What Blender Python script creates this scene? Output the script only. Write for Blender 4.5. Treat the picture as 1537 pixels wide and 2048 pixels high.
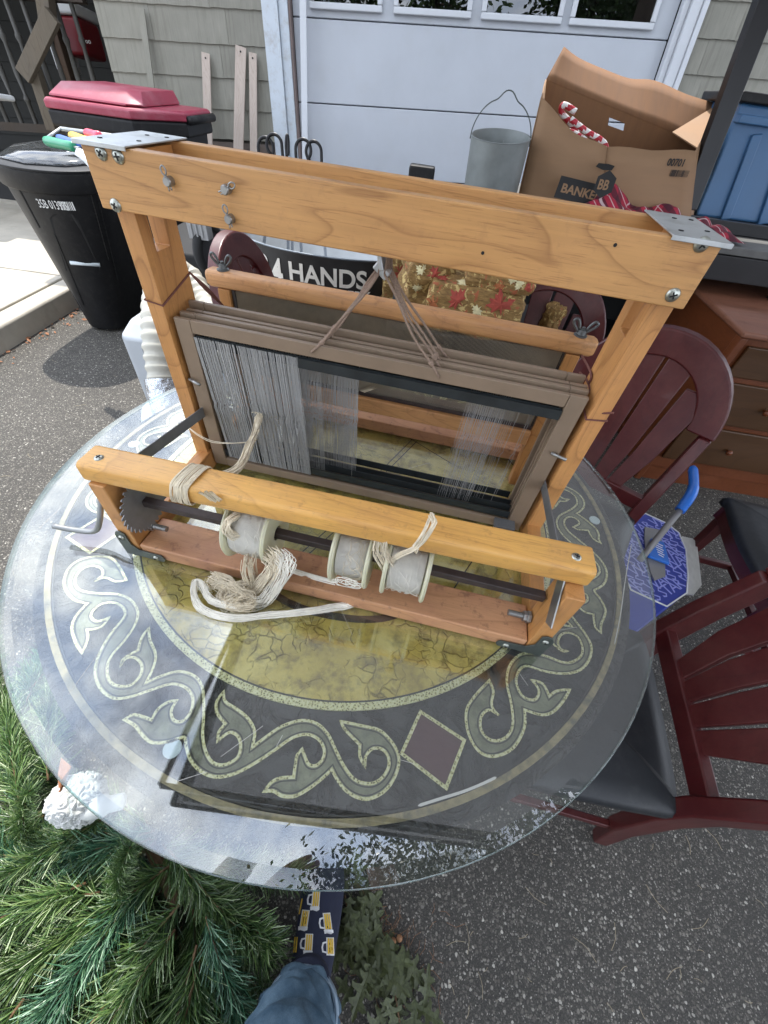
import bpy, bmesh, math, random
from mathutils import Vector, Matrix, noise
from mathutils.geometry import tessellate_polygon
random.seed(7)
R = math.radians
sc = bpy.context.scene
for o in list(bpy.data.objects): bpy.data.objects.remove(o)
COL = sc.collection

# ------------------------------------------------------------------ camera, world, sun
H = 1.345                       # lens height over the driveway
T = 0.745                       # top of the glass over the driveway
F = 790.0                       # focal length in pixels of the 1537 x 2048 photograph
def axes(pitch, roll):
    d = Vector((0, math.cos(pitch), -math.sin(pitch))); r0 = Vector((1, 0, 0)); u0 = r0.cross(d)
    c, s = math.cos(roll), math.sin(roll)
    return r0*c+u0*s, u0*c-r0*s, d
GA = axes(.8305, .1365)         # camera axes seen from the sloping driveway (table, loom, chairs ...)
WA = axes(.719, .064)           # camera axes seen from true level (the house)
C0 = Vector((0, 0, H))
def mat3(a): return Matrix((a[0], a[1], a[2])).transposed()
G2W3 = mat3(WA) @ mat3(GA).transposed()
G2W = Matrix.Translation(C0) @ G2W3.to_4x4() @ Matrix.Translation(-C0)
def ray(a, x, y): return a[0]*((x-768.5)/F) - a[1]*((y-1024)/F) + a[2]
def PZ(x, y, z):                # driveway frame, point of height z
    v = ray(GA, x, y); return C0+v*((z-H)/v.z)
def PY(x, y, Y):
    v = ray(GA, x, y); return C0+v*(Y/v.y)
def WY(x, y, Y):                # level frame
    v = ray(WA, x, y); return C0+v*(Y/v.y)
def w2g(p): return G2W.inverted() @ Vector(p)
def g2w(p): return G2W @ Vector(p)

cam = bpy.data.cameras.new('camera'); camo = bpy.data.objects.new('camera', cam); COL.objects.link(camo)
camo.matrix_world = Matrix.Translation(C0) @ Matrix((WA[0], WA[1], -WA[2])).transposed().to_4x4()
cam.sensor_fit = 'VERTICAL'; cam.sensor_height = 24.0; cam.lens = F/2048*24.0
cam.clip_start = .02; cam.clip_end = 400
sc.camera = camo

SUN_G = Vector((-.30, .95, 1.62)).normalized()      # towards the sun, driveway frame
SUN = (G2W3 @ SUN_G).normalized()
w = bpy.data.worlds.new('World'); sc.world = w; w.use_nodes = True
nt = w.node_tree; nt.nodes.clear()
def N(nt, t, **k):
    n = nt.nodes.new(t)
    for a, b in k.items(): setattr(n, a, b)
    return n
out = N(nt, 'ShaderNodeOutputWorld'); bg = N(nt, 'ShaderNodeBackground'); bg.inputs[1].default_value = .11
sky = N(nt, 'ShaderNodeTexSky', sky_type='NISHITA'); sky.sun_disc = False
sky.sun_elevation = math.asin(SUN.z); sky.sun_rotation = math.atan2(SUN.x, SUN.y)
tc = N(nt, 'ShaderNodeTexCoord'); mp = N(nt, 'ShaderNodeMapping'); mp.inputs['Scale'].default_value = (1, 1, 1.6)
ns = N(nt, 'ShaderNodeTexNoise'); ns.inputs['Scale'].default_value = 2.6; ns.inputs['Detail'].default_value = 7; ns.inputs['Roughness'].default_value = .58
rp = N(nt, 'ShaderNodeValToRGB'); rp.color_ramp.elements[0].position = .30; rp.color_ramp.elements[1].position = .50
cl = N(nt, 'ShaderNodeTexNoise'); cl.inputs['Scale'].default_value = 7; cl.inputs['Detail'].default_value = 5
cr = N(nt, 'ShaderNodeValToRGB'); cr.color_ramp.elements[0].position = .36; cr.color_ramp.elements[1].position = .62
cr.color_ramp.elements[0].color = (8.6, 10.4, 14.2, 1); cr.color_ramp.elements[1].color = (20.0, 20.8, 22.0, 1)
mx = N(nt, 'ShaderNodeMix', data_type='RGBA')
L = nt.links.new
L(tc.outputs['Generated'], mp.inputs[0]); L(mp.outputs[0], ns.inputs[0]); L(mp.outputs[0], cl.inputs[0])
L(ns.outputs[0], rp.inputs[0]); L(cl.outputs[0], cr.inputs[0]); L(rp.outputs[0], mx.inputs[0])
L(sky.outputs[0], mx.inputs[6]); L(cr.outputs[0], mx.inputs[7]); L(mx.outputs[2], bg.inputs[0]); L(bg.outputs[0], out.inputs[0])
sl = bpy.data.lights.new('sun', 'SUN'); sl.energy = 3.7; sl.angle = R(.6); sl.color = (1, .95, .88)
so = bpy.data.objects.new('sun', sl); COL.objects.link(so); so.rotation_euler = SUN.to_track_quat('Z', 'Y').to_euler()
so.location = (0, 0, 12)
sc.view_settings.view_transform = 'Standard'; sc.view_settings.look = 'None'
sc.view_settings.gamma = 1; sc.view_settings.use_curve_mapping = False
sc.view_settings.exposure = .80

# ------------------------------------------------------------------ materials
MATS = {}
def newmat(name):
    m = bpy.data.materials.new(name); m.use_nodes = True
    nt = m.node_tree; nt.nodes.clear()
    o = N(nt, 'ShaderNodeOutputMaterial'); b = N(nt, 'ShaderNodeBsdfPrincipled')
    nt.links.new(b.outputs[0], o.inputs[0]); MATS[name] = m
    return m, nt, b, o
def coords(nt, scale=(1, 1, 1), src='Object'):
    t = N(nt, 'ShaderNodeTexCoord'); mp = N(nt, 'ShaderNodeMapping'); mp.inputs['Scale'].default_value = scale
    nt.links.new(t.outputs[src], mp.inputs[0]); return mp.outputs[0]
def noi(nt, vec, scale, detail=4, rough=.55, dist=0):
    n = N(nt, 'ShaderNodeTexNoise'); n.inputs['Scale'].default_value = scale; n.inputs['Detail'].default_value = detail
    n.inputs['Roughness'].default_value = rough; n.inputs['Distortion'].default_value = dist
    nt.links.new(vec, n.inputs['Vector']); return n.outputs[0]
def ramp(nt, fac, stops):
    r = N(nt, 'ShaderNodeValToRGB'); e = r.color_ramp.elements
    while len(e) < len(stops): e.new(.5)
    for i, (p, c) in enumerate(stops):
        e[i].position = p; e[i].color = (*(c if hasattr(c, '__len__') else (c, c, c)), 1)
    nt.links.new(fac, r.inputs[0]); return r.outputs[0]
def mixc(nt, fac, a, b, mode='MIX'):
    m = N(nt, 'ShaderNodeMix', data_type='RGBA', blend_type=mode)
    for i, v in ((0, fac), (6, a), (7, b)):
        if hasattr(v, 'links') or hasattr(v, 'is_linked'): nt.links.new(v, m.inputs[i])
        elif i == 0: m.inputs[0].default_value = v
        else: m.inputs[i].default_value = (*v, 1)
    return m.outputs[2]
def mth(nt, op, a, b=None, c=None):
    m = N(nt, 'ShaderNodeMath', operation=op)
    for i, v in enumerate((a, b, c)):
        if v is None: continue
        if isinstance(v, (int, float)): m.inputs[i].default_value = v
        else: nt.links.new(v, m.inputs[i])
    return m.outputs[0]
def bump(nt, b, h, strength=.3, dist=.002):
    n = N(nt, 'ShaderNodeBump'); n.inputs['Strength'].default_value = strength; n.inputs['Distance'].default_value = dist
    nt.links.new(h, n.inputs['Height']); nt.links.new(n.outputs[0], b.inputs['Normal'])
def sc3(c, k): return tuple(min(1, x*k) for x in c)
def mat(name, c, rough=.5, metal=0, var=.2, vs=9, bm=.15, bs=60, stretch=(1, 1, 1), coat=0, dirt=None, bd=.001):
    if name in MATS: return MATS[name]
    m, nt, b, o = newmat(name)
    v = coords(nt, stretch)
    n = noi(nt, v, vs, 6, .6)
    col = ramp(nt, n, ((.25, sc3(c, 1-var)), (.75, sc3(c, 1+var))))
    if dirt:
        d = ramp(nt, noi(nt, v, dirt[1], 8, .7), ((.5, 0.), (.72, 1.)))
        col = mixc(nt, mth(nt, 'MULTIPLY', d, dirt[2]), col, dirt[0])
    nt.links.new(col, b.inputs['Base Color'])
    b.inputs['Metallic'].default_value = metal
    n2 = noi(nt, v, bs, 4, .6)
    rr = N(nt, 'ShaderNodeMapRange'); nt.links.new(n, rr.inputs[0]); rr.inputs[3].default_value = max(.03, rough-.1); rr.inputs[4].default_value = min(1, rough+.1)
    nt.links.new(rr.outputs[0], b.inputs['Roughness'])
    b.inputs['Coat Weight'].default_value = coat
    if bm: bump(nt, b, n2, bm, bd)
    return m
def wood(name, c, axis=0, line=.5, rough=.42, k=1.0, stain=0, scr=0):
    if name in MATS: return MATS[name]
    m, nt, b, o = newmat(name)
    s1 = [4.5*k]*3; s1[axis] = 1.1*k
    v = coords(nt, s1)
    n = noi(nt, v, 1.3, 2, .45, .6)
    f = mth(nt, 'FRACT', mth(nt, 'MULTIPLY', n, 15.0))
    ln = ramp(nt, f, ((.0, 1.), (.05, .55), (.16, .18), (.4, 0.), (.95, .08), (1., 1.)))
    s4 = [700.]*3; s4[axis] = 26.
    pore = ramp(nt, noi(nt, coords(nt, s4), 1, 2, .5), ((.60, 0.), (.68, 1.)))
    s2 = [260.]*3; s2[axis] = 5.
    fib = noi(nt, coords(nt, s2), 1, 3, .6)
    s3 = [9.]*3; s3[axis] = 2.
    big = noi(nt, coords(nt, s3), 1, 4, .6)
    col = ramp(nt, big, ((.25, sc3(c, .80)), (.75, sc3(c, 1.14))))
    col = mixc(nt, mth(nt, 'MULTIPLY', ln, line), col, (c[0]*.42, c[1]*.33, c[2]*.28))
    col = mixc(nt, .5, col, ramp(nt, fib, ((.3, .74), (.7, 1.))), 'MULTIPLY')
    col = mixc(nt, mth(nt, 'MULTIPLY', pore, .38), col, (c[0]*.4, c[1]*.3, c[2]*.25))
    if stain:
        st = ramp(nt, noi(nt, coords(nt, (1, 1, 1)), 55, 5, .7), ((.56, 0.), (.66, 1.)))
        st2 = ramp(nt, noi(nt, coords(nt, (1, 1, 1)), 11, 5, .7), ((.42, 0.), (.7, 1.)))
        col = mixc(nt, mth(nt, 'MULTIPLY', st, stain), col, (.09, .04, .03))
        col = mixc(nt, mth(nt, 'MULTIPLY', st2, stain*.9), col, (.30, .12, .09))
    nt.links.new(col, b.inputs['Base Color'])
    nt.links.new(ramp(nt, big, ((.3, rough-.08), (.7, rough+.12))), b.inputs['Roughness'])
    bump(nt, b, mth(nt, 'SUBTRACT', fib, mth(nt, 'MULTIPLY', pore, .6)), .2, .0006)
    return m

W_L = (.62, .325, .115)
w_x = wood('maple_grain_along', W_L, 0, stain=.10); w_y = wood('maple_grain_deep', (.58, .27, .085), 1, stain=.14); w_z = wood('maple_grain_up', (.60, .29, .095), 2, stain=.14)
w_base = wood('worn_red_maple', (.56, .29, .145), 0, .35, .5, 1, .45)
w_rail = wood('worn_pale_maple', (.70, .36, .14), 0, .35, .5, 1, .25)
w_beam = wood('rubbed_maple', (.80, .43, .11), 0, .3, .42, 1, .22)
m_frame = mat('taupe_paint', (.235, .17, .115), .45, 0, .12, 14, .1, 90)
m_blackbar = mat('blackened_steel', (.028, .034, .036), .42, .3, .3, 30, .1, 80)
m_wire = mat('heddle_steel', (.38, .38, .37), .5, .1, .12, 200, 0)
m_zinc = mat('zinc_plate', (.50, .52, .52), .42, .75, .18, 22, .12, 120, dirt=((.25, .25, .22), 30, .5))
m_steel = mat('dull_steel', (.32, .32, .31), .4, .85, .2, 40, .15, 100)
m_darksteel = mat('dark_green_steel', (.10, .115, .105), .45, .6, .3, 40, .2, 100)
m_saw = mat('grey_ratchet_steel', (.23, .235, .24), .5, .6, .2, 30, .1, 100)
m_screw = mat('screw_nickel', (.42, .43, .38), .32, .9, .2, 60, .1, 200)
m_dark = mat('dark_slot', (.012, .012, .012), .8, 0, .2, 20, 0)
m_rod = mat('brown_iron_rod', (.06, .045, .042), .5, .3, .4, 40, .3, 140)
m_cord = mat('taupe_cord', (.27, .19, .14), .85, 0, .25, 300, .5, 700)
m_cord2 = mat('red_brown_cord', (.16, .06, .045), .85, 0, .25, 300, .5, 700)
m_yarn = mat('natural_cotton_yarn', (.74, .65, .49), .9, 0, .22, 60, .3, 900)
m_yarnw = mat('white_cotton_yarn', (.86, .82, .72), .9, 0, .12, 60, .3, 900)
m_reed = mat('reed_wire', (.55, .50, .40), .4, .5, .15, 60, 0)

def thin_glass(name, tint, f0=.045, rough=0.0, absorb=0.0, haze=None):
    m = bpy.data.materials.new(name); m.use_nodes = True; nt = m.node_tree; nt.nodes.clear()
    o = N(nt, 'ShaderNodeOutputMaterial'); g = N(nt, 'ShaderNodeBsdfGlossy'); t = N(nt, 'ShaderNodeBsdfTransparent')
    g.inputs['Roughness'].default_value = rough; t.inputs[0].default_value = (*tint, 1)
    ge = N(nt, 'ShaderNodeNewGeometry'); d = N(nt, 'ShaderNodeVectorMath', operation='DOT_PRODUCT')
    nt.links.new(ge.outputs['Normal'], d.inputs[0]); nt.links.new(ge.outputs['Incoming'], d.inputs[1])
    c = mth(nt, 'ABSOLUTE', d.outputs['Value']); q = mth(nt, 'POWER', mth(nt, 'SUBTRACT', 1.0, c), 5.0)
    fr = mth(nt, 'ADD', mth(nt, 'MULTIPLY', q, 1-f0), f0)
    s = N(nt, 'ShaderNodeMixShader'); nt.links.new(fr, s.inputs[0]); nt.links.new(t.outputs[0], s.inputs[1]); nt.links.new(g.outputs[0], s.inputs[2])
    last = s
    if haze:                                                    # a film of dust and wiping marks on the glass
        v = coords(nt, (1, 1, 1)); n = ramp(nt, noi(nt, v, 9, 8, .75, .8), ((.4, haze*.3), (.8, haze)))
        df = N(nt, 'ShaderNodeBsdfDiffuse'); df.inputs[0].default_value = (.72, .76, .76, 1)
        s2 = N(nt, 'ShaderNodeMixShader'); nt.links.new(n, s2.inputs[0]); nt.links.new(s.outputs[0], s2.inputs[1]); nt.links.new(df.outputs[0], s2.inputs[2]); last = s2
    nt.links.new(last.outputs[0], o.inputs[0]); MATS[name] = m; return m
m_glass = thin_glass('table_glass', (.955, .985, .975), .135, 0, haze=.008)
m_glass_edge = thin_glass('table_glass_edge', (.35, .60, .54), .16, .12, haze=.35)

# ------------------------------------------------------------------ mesh building
class B:
    def __init__(s): s.v = []; s.f = []
    def add(s, vs, fs):
        n = len(s.v); s.v += [Vector(p) for p in vs]; s.f += [tuple(i+n for i in f) for f in fs]; return s
    def box(s, x0, x1, y0, y1, z0, z1, M=None):
        vs = [Vector(p) for p in ((x0,y0,z0),(x1,y0,z0),(x1,y1,z0),(x0,y1,z0),(x0,y0,z1),(x1,y0,z1),(x1,y1,z1),(x0,y1,z1))]
        if M: vs = [M @ p for p in vs]
        return s.add(vs, [(3,2,1,0),(4,5,6,7),(0,1,5,4),(1,2,6,5),(2,3,7,6),(3,0,4,7)])
    def bar(s, a, b, w, h, up=(0, 0, 1)):
        a, b = Vector(a), Vector(b); d = b-a; l = d.length; d.normalize(); up = Vector(up)
        sd = d.cross(up)
        if sd.length < 1e-4: sd = d.cross(Vector((0, 1, 0)))
        sd.normalize(); u = sd.cross(d)
        M = Matrix((sd, d, u)).transposed().to_4x4(); M.translation = a
        return s.box(-w/2, w/2, 0, l, -h/2, h/2, M)
    def tube(s, pts, r, seg=8, closed=False, cap=True):
        pts = [Vector(p) for p in pts]; n = len(pts); rs = r if hasattr(r, '__len__') else [r]*n
        prev = None; base = len(s.v); vs = []; fs = []
        for i, p in enumerate(pts):
            if closed: d = pts[(i+1) % n]-pts[i-1]
            else: d = pts[min(i+1, n-1)]-pts[max(i-1, 0)]
            if d.length < 1e-9: d = Vector((0, 0, 1))
            d.normalize()
            if prev is None: prev = d.orthogonal().normalized()
            u = prev-d*prev.dot(d)
            if u.length < 1e-5: u = d.orthogonal()
            u.normalize(); prev = u; v = d.cross(u)
            for k in range(seg):
                a = 2*math.pi*k/seg; vs.append(p+(u*math.cos(a)+v*math.sin(a))*rs[i])
        m = n if closed else n-1
        for i in range(m):
            for k in range(seg):
                j = (i+1) % n; k2 = (k+1) % seg
                fs.append((i*seg+k, i*seg+k2, j*seg+k2, j*seg+k))
        if cap and not closed:
            fs.append(tuple(range(seg))[::-1]); fs.append(tuple((n-1)*seg+k for k in range(seg)))
        return s.add(vs, fs)
    def lathe(s, prof, c=(0, 0, 0), axis=(0, 0, 1), seg=32, a0=0, a1=2*math.pi):
        ax = Vector(axis).normalized(); u = ax.orthogonal().normalized(); v = ax.cross(u); c = Vector(c); vs = []; fs = []
        full = abs(a1-a0-2*math.pi) < 1e-6; ns = seg if full else seg+1
        for r, h in prof:
            for k in range(ns):
                a = a0+(a1-a0)*k/seg; vs.append(c+ax*h+(u*math.cos(a)+v*math.sin(a))*r)
        for i in range(len(prof)-1):
            for k in range(seg):
                k2 = (k+1) % ns; fs.append((i*ns+k, i*ns+k2, (i+1)*ns+k2, (i+1)*ns+k))
        return s.add(vs, fs)
    def prism(s, poly, z0, z1, M=None):
        n = len(poly); vs = [Vector((p[0], p[1], z0)) for p in poly]+[Vector((p[0], p[1], z1)) for p in poly]
        if M: vs = [M @ p for p in vs]
        fs = [(i, (i+1) % n, n+(i+1) % n, n+i) for i in range(n)]
        tri = tessellate_polygon([[Vector((p[0], p[1], 0)) for p in poly]])
        for t in tri: fs.append(tuple(t)[::-1]); fs.append(tuple(i+n for i in t))
        return s.add(vs, fs)
    def loft(s, secs, cap=True):
        n = len(secs[0]); vs = [p for q in secs for p in q]; fs = []
        for i in range(len(secs)-1):
            for k in range(n): fs.append((i*n+k, i*n+(k+1) % n, (i+1)*n+(k+1) % n, (i+1)*n+k))
        if cap: fs.append(tuple(range(n))[::-1]); fs.append(tuple((len(secs)-1)*n+k for k in range(n)))
        return s.add(vs, fs)
    def grid(s, fn, nu, nv):
        vs = [fn(i/nu, j/nv) for j in range(nv+1) for i in range(nu+1)]
        return s.add(vs, [(j*(nu+1)+i, j*(nu+1)+i+1, (j+1)*(nu+1)+i+1, (j+1)*(nu+1)+i) for j in range(nv) for i in range(nu)])
    def mesh(s, name, off=None, smooth=False):
        me = bpy.data.meshes.new(name)
        vs = [p-off for p in s.v] if off is not None else s.v
        me.from_pydata([tuple(p) for p in vs], [], s.f); me.update()
        bm = bmesh.new(); bm.from_mesh(me); bmesh.ops.recalc_face_normals(bm, faces=bm.faces); bm.to_mesh(me); bm.free()
        if smooth:
            for p in me.polygons: p.use_smooth = True
        return me

GROOTS = []
def tag(o, label=None, cat=None, group=None, kind=None):
    if label: o['label'] = label
    if cat: o['category'] = cat
    if group: o['group'] = group
    if kind: o['kind'] = kind
    return o
def thing(name, label, cat, loc=(0, 0, 0), rz=0, group=None, frame='G'):
    o = bpy.data.objects.new(name, None); COL.objects.link(o); o.empty_display_size = .05
    o.location = loc; o.rotation_euler = (0, 0, rz); tag(o, label, cat, group)
    if frame == 'G': GROOTS.append(o)
    return o
def part(name, b, m, parent=None, bevel=0, smooth=False, absolute=False, seg=2, label=None, kind=None, solid=0, me=None, auto=False):
    off = None
    if absolute and parent is not None:
        p = parent; off = Vector((0, 0, 0))
        while p is not None: off += p.location; p = p.parent
    if me is None:
        me = b.mesh(name, off, smooth); me.materials.append(m)
    o = bpy.data.objects.new(name, me); COL.objects.link(o); o.parent = parent
    if solid:
        s = o.modifiers.new('solid', 'SOLIDIFY'); s.thickness = solid; s.offset = 0
    if bevel:
        bv = o.modifiers.new('bevel', 'BEVEL'); bv.width = bevel; bv.segments = seg; bv.limit_method = 'ANGLE'; bv.angle_limit = R(35)
        for p in me.polygons: p.use_smooth = True
        bv.harden_normals = True
    if auto:
        for p in me.polygons: p.use_smooth = True
        try: me.set_sharp_from_angle(angle=R(35))
        except Exception: pass
    if label: o['label'] = label
    if kind: o['kind'] = kind
    return o
def single(name, b, m, label, cat, group=None, frame='G', kind=None, loc=(0, 0, 0), rz=0, **k):
    o = part(name, b, m, None, **k); o.location = loc; o.rotation_euler = (0, 0, rz); tag(o, label, cat, group, kind)
    if frame == 'G': GROOTS.append(o)
    return o
def struct(name, b, m, frame='G', **k):
    return single(name, b, m, None, None, None, frame, 'structure', **k)
def copy_tree(o, parent=None):
    c = o.copy(); COL.objects.link(c); c.parent = parent
    for ch in o.children: copy_tree(ch, c)
    if parent is None and o in GROOTS: GROOTS.append(c)
    return c
def text(name, body, size, m, parent, M, depth=.0006, sx=1, bold=0, align='LEFT'):
    cu = bpy.data.curves.new(name, 'FONT'); cu.body = body; cu.size = size; cu.extrude = depth; cu.offset = bold; cu.align_x = align
    cu.resolution_u = 3
    t = bpy.data.objects.new(name, cu); COL.objects.link(t)
    me = bpy.data.meshes.new_from_object(t.evaluated_get(bpy.context.evaluated_depsgraph_get()))
    bpy.data.objects.remove(t)
    me.materials.clear(); me.materials.append(m)
    o = bpy.data.objects.new(name, me); COL.objects.link(o); o.parent = parent
    o.matrix_local = M @ Matrix.Diagonal((sx, 1, 1, 1)); return o
def frameM(o, x, y):
    x = Vector(x).normalized(); z = x.cross(Vector(y)).normalized(); y = z.cross(x)
    M = Matrix((x, y, z)).transposed().to_4x4(); M.translation = o; return M
def jit(a): return random.uniform(-a, a)
def smooth_path(pts, n=6, closed=False):
    pts = [Vector(p) for p in pts]; m = len(pts); res = []
    rng = range(m) if closed else range(m-1)
    for i in rng:
        p0 = pts[i-1] if (closed or i > 0) else pts[i]; p1 = pts[i]; p2 = pts[(i+1) % m]; p3 = pts[(i+2) % m] if (closed or i+2 < m) else p2
        for k in range(n):
            t = k/n; res.append(.5*((2*p1)+(p2-p0)*t+(2*p0-5*p1+4*p2-p3)*t*t+(3*p1-p0-3*p2+p3)*t**3))
    if not closed: res.append(pts[-1])
    return res
def rrect(x0, x1, y0, y1, r, n=4):
    res = []
    for cx, cy, a in ((x1-r, y1-r, 0), (x0+r, y1-r, 90), (x0+r, y0+r, 180), (x1-r, y0+r, 270)):
        for k in range(n+1):
            t = R(a+90*k/n); res.append((cx+r*math.cos(t), cy+r*math.sin(t)))
    return res

# ------------------------------------------------------------------ ground
def asphalt():
    m, nt, b, o = newmat('asphalt')
    v0 = coords(nt, (1, 1, 1)); nw = N(nt, 'ShaderNodeTexNoise'); nw.inputs['Scale'].default_value = 90; nw.inputs['Detail'].default_value = 3; nt.links.new(v0, nw.inputs['Vector'])
    sw = N(nt, 'ShaderNodeVectorMath', operation='SCALE'); sw.inputs['Scale'].default_value = .009; nt.links.new(nw.outputs['Color'], sw.inputs[0]); av = N(nt, 'ShaderNodeVectorMath', operation='ADD'); nt.links.new(v0, av.inputs[0]); nt.links.new(sw.outputs[0], av.inputs[1]); v = av.outputs[0]
    def stones(scale, thr):
        vo = N(nt, 'ShaderNodeTexVoronoi'); vo.inputs['Scale'].default_value = scale; nt.links.new(v, vo.inputs['Vector'])
        sep = N(nt, 'ShaderNodeSeparateColor'); nt.links.new(vo.outputs['Color'], sep.inputs[0])
        core = ramp(nt, vo.outputs['Distance'], ((.36, 1.), (.47, 0.)))
        on = ramp(nt, sep.outputs[0], ((thr, 0.), (thr+.05, 1.)))
        return mth(nt, 'MULTIPLY', core, on), sep.outputs[1], vo.outputs['Distance']
    a1, r1, d1 = stones(125, .50); a2, r2, d2 = stones(250, .35)
    dist = noi(nt, v, 2.2, 6, .6)
    basec = ramp(nt, noi(nt, v, 420, 3, .7), ((.3, (.020, .019, .017)), (.7, (.095, .087, .075))))
    stone = ramp(nt, r1, ((0, (.10, .09, .075)), (.6, (.17, .155, .13)), (.88, (.30, .28, .24)), (1, (.58, .55, .48))))
    stone2 = ramp(nt, r2, ((0, (.07, .064, .055)), (.7, (.18, .165, .14)), (1, (.46, .43, .37))))
    col = mixc(nt, mth(nt, 'MULTIPLY', a2, .8), basec, stone2); col = mixc(nt, a1, col, stone)
    col = mixc(nt, .55, col, ramp(nt, dist, ((.3, .62), (.7, 1.))), 'MULTIPLY')
    nt.links.new(col, b.inputs['Base Color']); b.inputs['Roughness'].default_value = .85
    h = mth(nt, 'ADD', mth(nt, 'MULTIPLY', a1, .6), mth(nt, 'ADD', mth(nt, 'MULTIPLY', a2, .3), noi(nt, v, 300, 3, .6)))
    bump(nt, b, h, .7, .003)
    return m
m_asph = asphalt()
g = B(); n = 40
g.grid(lambda u, v: Vector((-60+120*u, -60+120*v, 0)), 24, 24)
struct('driveway', g, m_asph)
m_conc = mat('pale_concrete', (.42, .385, .32), .85, 0, .16, 5, .5, 260, dirt=((.2, .18, .14), 3, .5), bd=.002)
KX = -2.43
slab = B()
y = -6.0; cuts = [-6, -3.2, -.4, 1.15, 3.02, 4.6, 6.4, 9, 12]
for a, b_ in zip(cuts[:-1], cuts[1:]):
    pc = B(); pc.box(KX-3.2, KX-.155, a+.006, b_-.006, -.05, .135)
    o = struct('sidewalk', pc, m_conc, bevel=.008)
    kb = B(); kb.box(KX-.15, KX, a+.002, b_-.002, -.05, .13)
    struct('kerb', kb, m_conc, bevel=.018)
# dry leaves and grit along the kerb
m_dry = mat('dry_leaf', (.30, .13, .06), .8, 0, .35, 60, .2, 200)
b = B()
for i in range(170):
    x = KX+abs(random.gauss(0, .06))+.008; y = random.uniform(1.2, 4.2); a = random.uniform(0, 6.3); s = random.uniform(.006, .02)
    u = Vector((math.cos(a), math.sin(a), jit(.4)))*s; v = Vector((-math.sin(a), math.cos(a), jit(.4)))*s*.5; c = Vector((x, y, .008))
    b.add([c-u, c-v, c+u, c+v+Vector((0, 0, .004))], [(0, 1, 2, 3)])
single('leaf_litter', b, m_dry, 'brown leaf crumbs gathered in the gutter along the kerb', 'leaf litter', kind='stuff')

# ------------------------------------------------------------------ house (level frame)
HY = 4.8
def shing_mat():
    m, nt, b, o = newmat('weathered_shingle')
    v = coords(nt, (1, 1, 1)); vs = coords(nt, (90, 90, 3)); oi = N(nt, 'ShaderNodeObjectInfo')
    base = ramp(nt, noi(nt, v, 3, 5, .6), ((.25, (.215, .208, .172)), (.75, (.29, .28, .235))))
    st = ramp(nt, noi(nt, vs, 1, 5, .7), ((.3, .78), (.75, 1.)))
    col = mixc(nt, .8, base, st, 'MULTIPLY')
    vd = coords(nt, (30, 30, 1.6)); dr = ramp(nt, noi(nt, vd, 1, 6, .7), ((.52, 0.), (.70, 1.)))
    col = mixc(nt, mth(nt, 'MULTIPLY', dr, .55), col, (.14, .13, .10))
    col = mixc(nt, .5, col, ramp(nt, oi.outputs['Random'], ((0, .88), (1, 1.))), 'MULTIPLY')
    nt.links.new(col, b.inputs['Base Color']); b.inputs['Roughness'].default_value = .75
    bump(nt, b, noi(nt, vs, 1, 3, .6), .5, .002); return m
m_sh = shing_mat()
m_white = mat('aged_white_paint', (.45, .475, .515), .5, 0, .05, 3, .35, 170, dirt=((.40, .40, .40), 5, .22))
m_trim = mat('chipped_trim_paint', (.50, .55, .60), .5, 0, .08, 6, .25, 40, dirt=((.30, .25, .20), 16, .5))
m_trimw = mat('clean_white_vinyl', (.56, .58, .61), .4, 0, .04, 4, .05, 30)
m_woodgrey = wood('bare_weathered_lath', (.50, .42, .36), 2, .25, .8)
m_wooddark = wood('shade_toned_old_wood', (.05, .038, .028), 2, .3, .8)  # wood colour darkened to stand in for the porch shade
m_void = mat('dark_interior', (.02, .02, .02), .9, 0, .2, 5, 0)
X0, X1, X2, X3 = -2.50, -1.185, 2.165, 7.5            # corner, left jamb, right trim, far right
Z0, PIT = 1.455, .186                                # lowest shingle edge and exposure
house = thing('house', 'grey shingled house front with a wide white garage door', 'house', (0, HY, .5), frame='W')
b = B(); b.box(X0+.02, X1, HY+.03, HY+.2, 0, 3.35); b.box(X2, X3, HY+.03, HY+.2, 0, 3.35); b.box(X1, X2, HY+.03, HY+.2, 2.78, 3.35)
b.box(X0+.02, X0+.2, HY+.2, HY+2.4, 0, 3.35)
part('wall', b, mat('wall_sheathing', (.10, .09, .075), .9, 0, .2, 5, .1), house, absolute=True)
b = B(); b.box(X0+.03, X1, HY+.0, HY+.028, 0, Z0-.02); part('foundation', b, mat('foundation_cement', (.13, .105, .09), .9, 0, .3, 4, .5, 90), house, absolute=True)
shmesh = []
for k in range(4):                                    # four slightly different wavy-edged shingles, shared by all
    nb = 12; vs = []; ph = random.uniform(0, 6)
    def edge(t): return .0014*math.sin(t*17+ph)+.001*math.sin(t*41+ph*2)
    for i in range(nb+1):
        t = i/nb; x = t*.598
        vs += [(x, -.016, edge(t)), (x, -.004, edge(t)), (x, -.002, .225), (x, .004, .225)]
    fs = []
    for i in range(nb):
        a = i*4; c = a+4
        fs += [(a, c, c+2, a+2), (a, a+1, c+1, c)]
    fs += [(0, 2, 3, 1), (nb*4, nb*4+1, nb*4+3, nb*4+2)]
    bb = B(); bb.add(vs, fs); me = bb.mesh('shingle'); me.materials.append(m_sh); shmesh.append(me)
def shingles(xa, xb, zt):
    row = 0; z = Z0
    while z < zt:
        x = xa-random.uniform(0, .5)
        while x < xb:
            l = max(x, xa); r_ = min(x+.6, xb)
            if r_-l > .02:
                o = part('shingle', None, None, house, me=random.choice(shmesh))
                o.location = Vector((l+.001, HY+.012, z+jit(.002)))-house.location; o.scale = ((r_-l-.002)/.598, 1, 1); o.rotation_euler = (0, jit(.003), 0)
            x += .6
        z += PIT; row += 1
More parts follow.
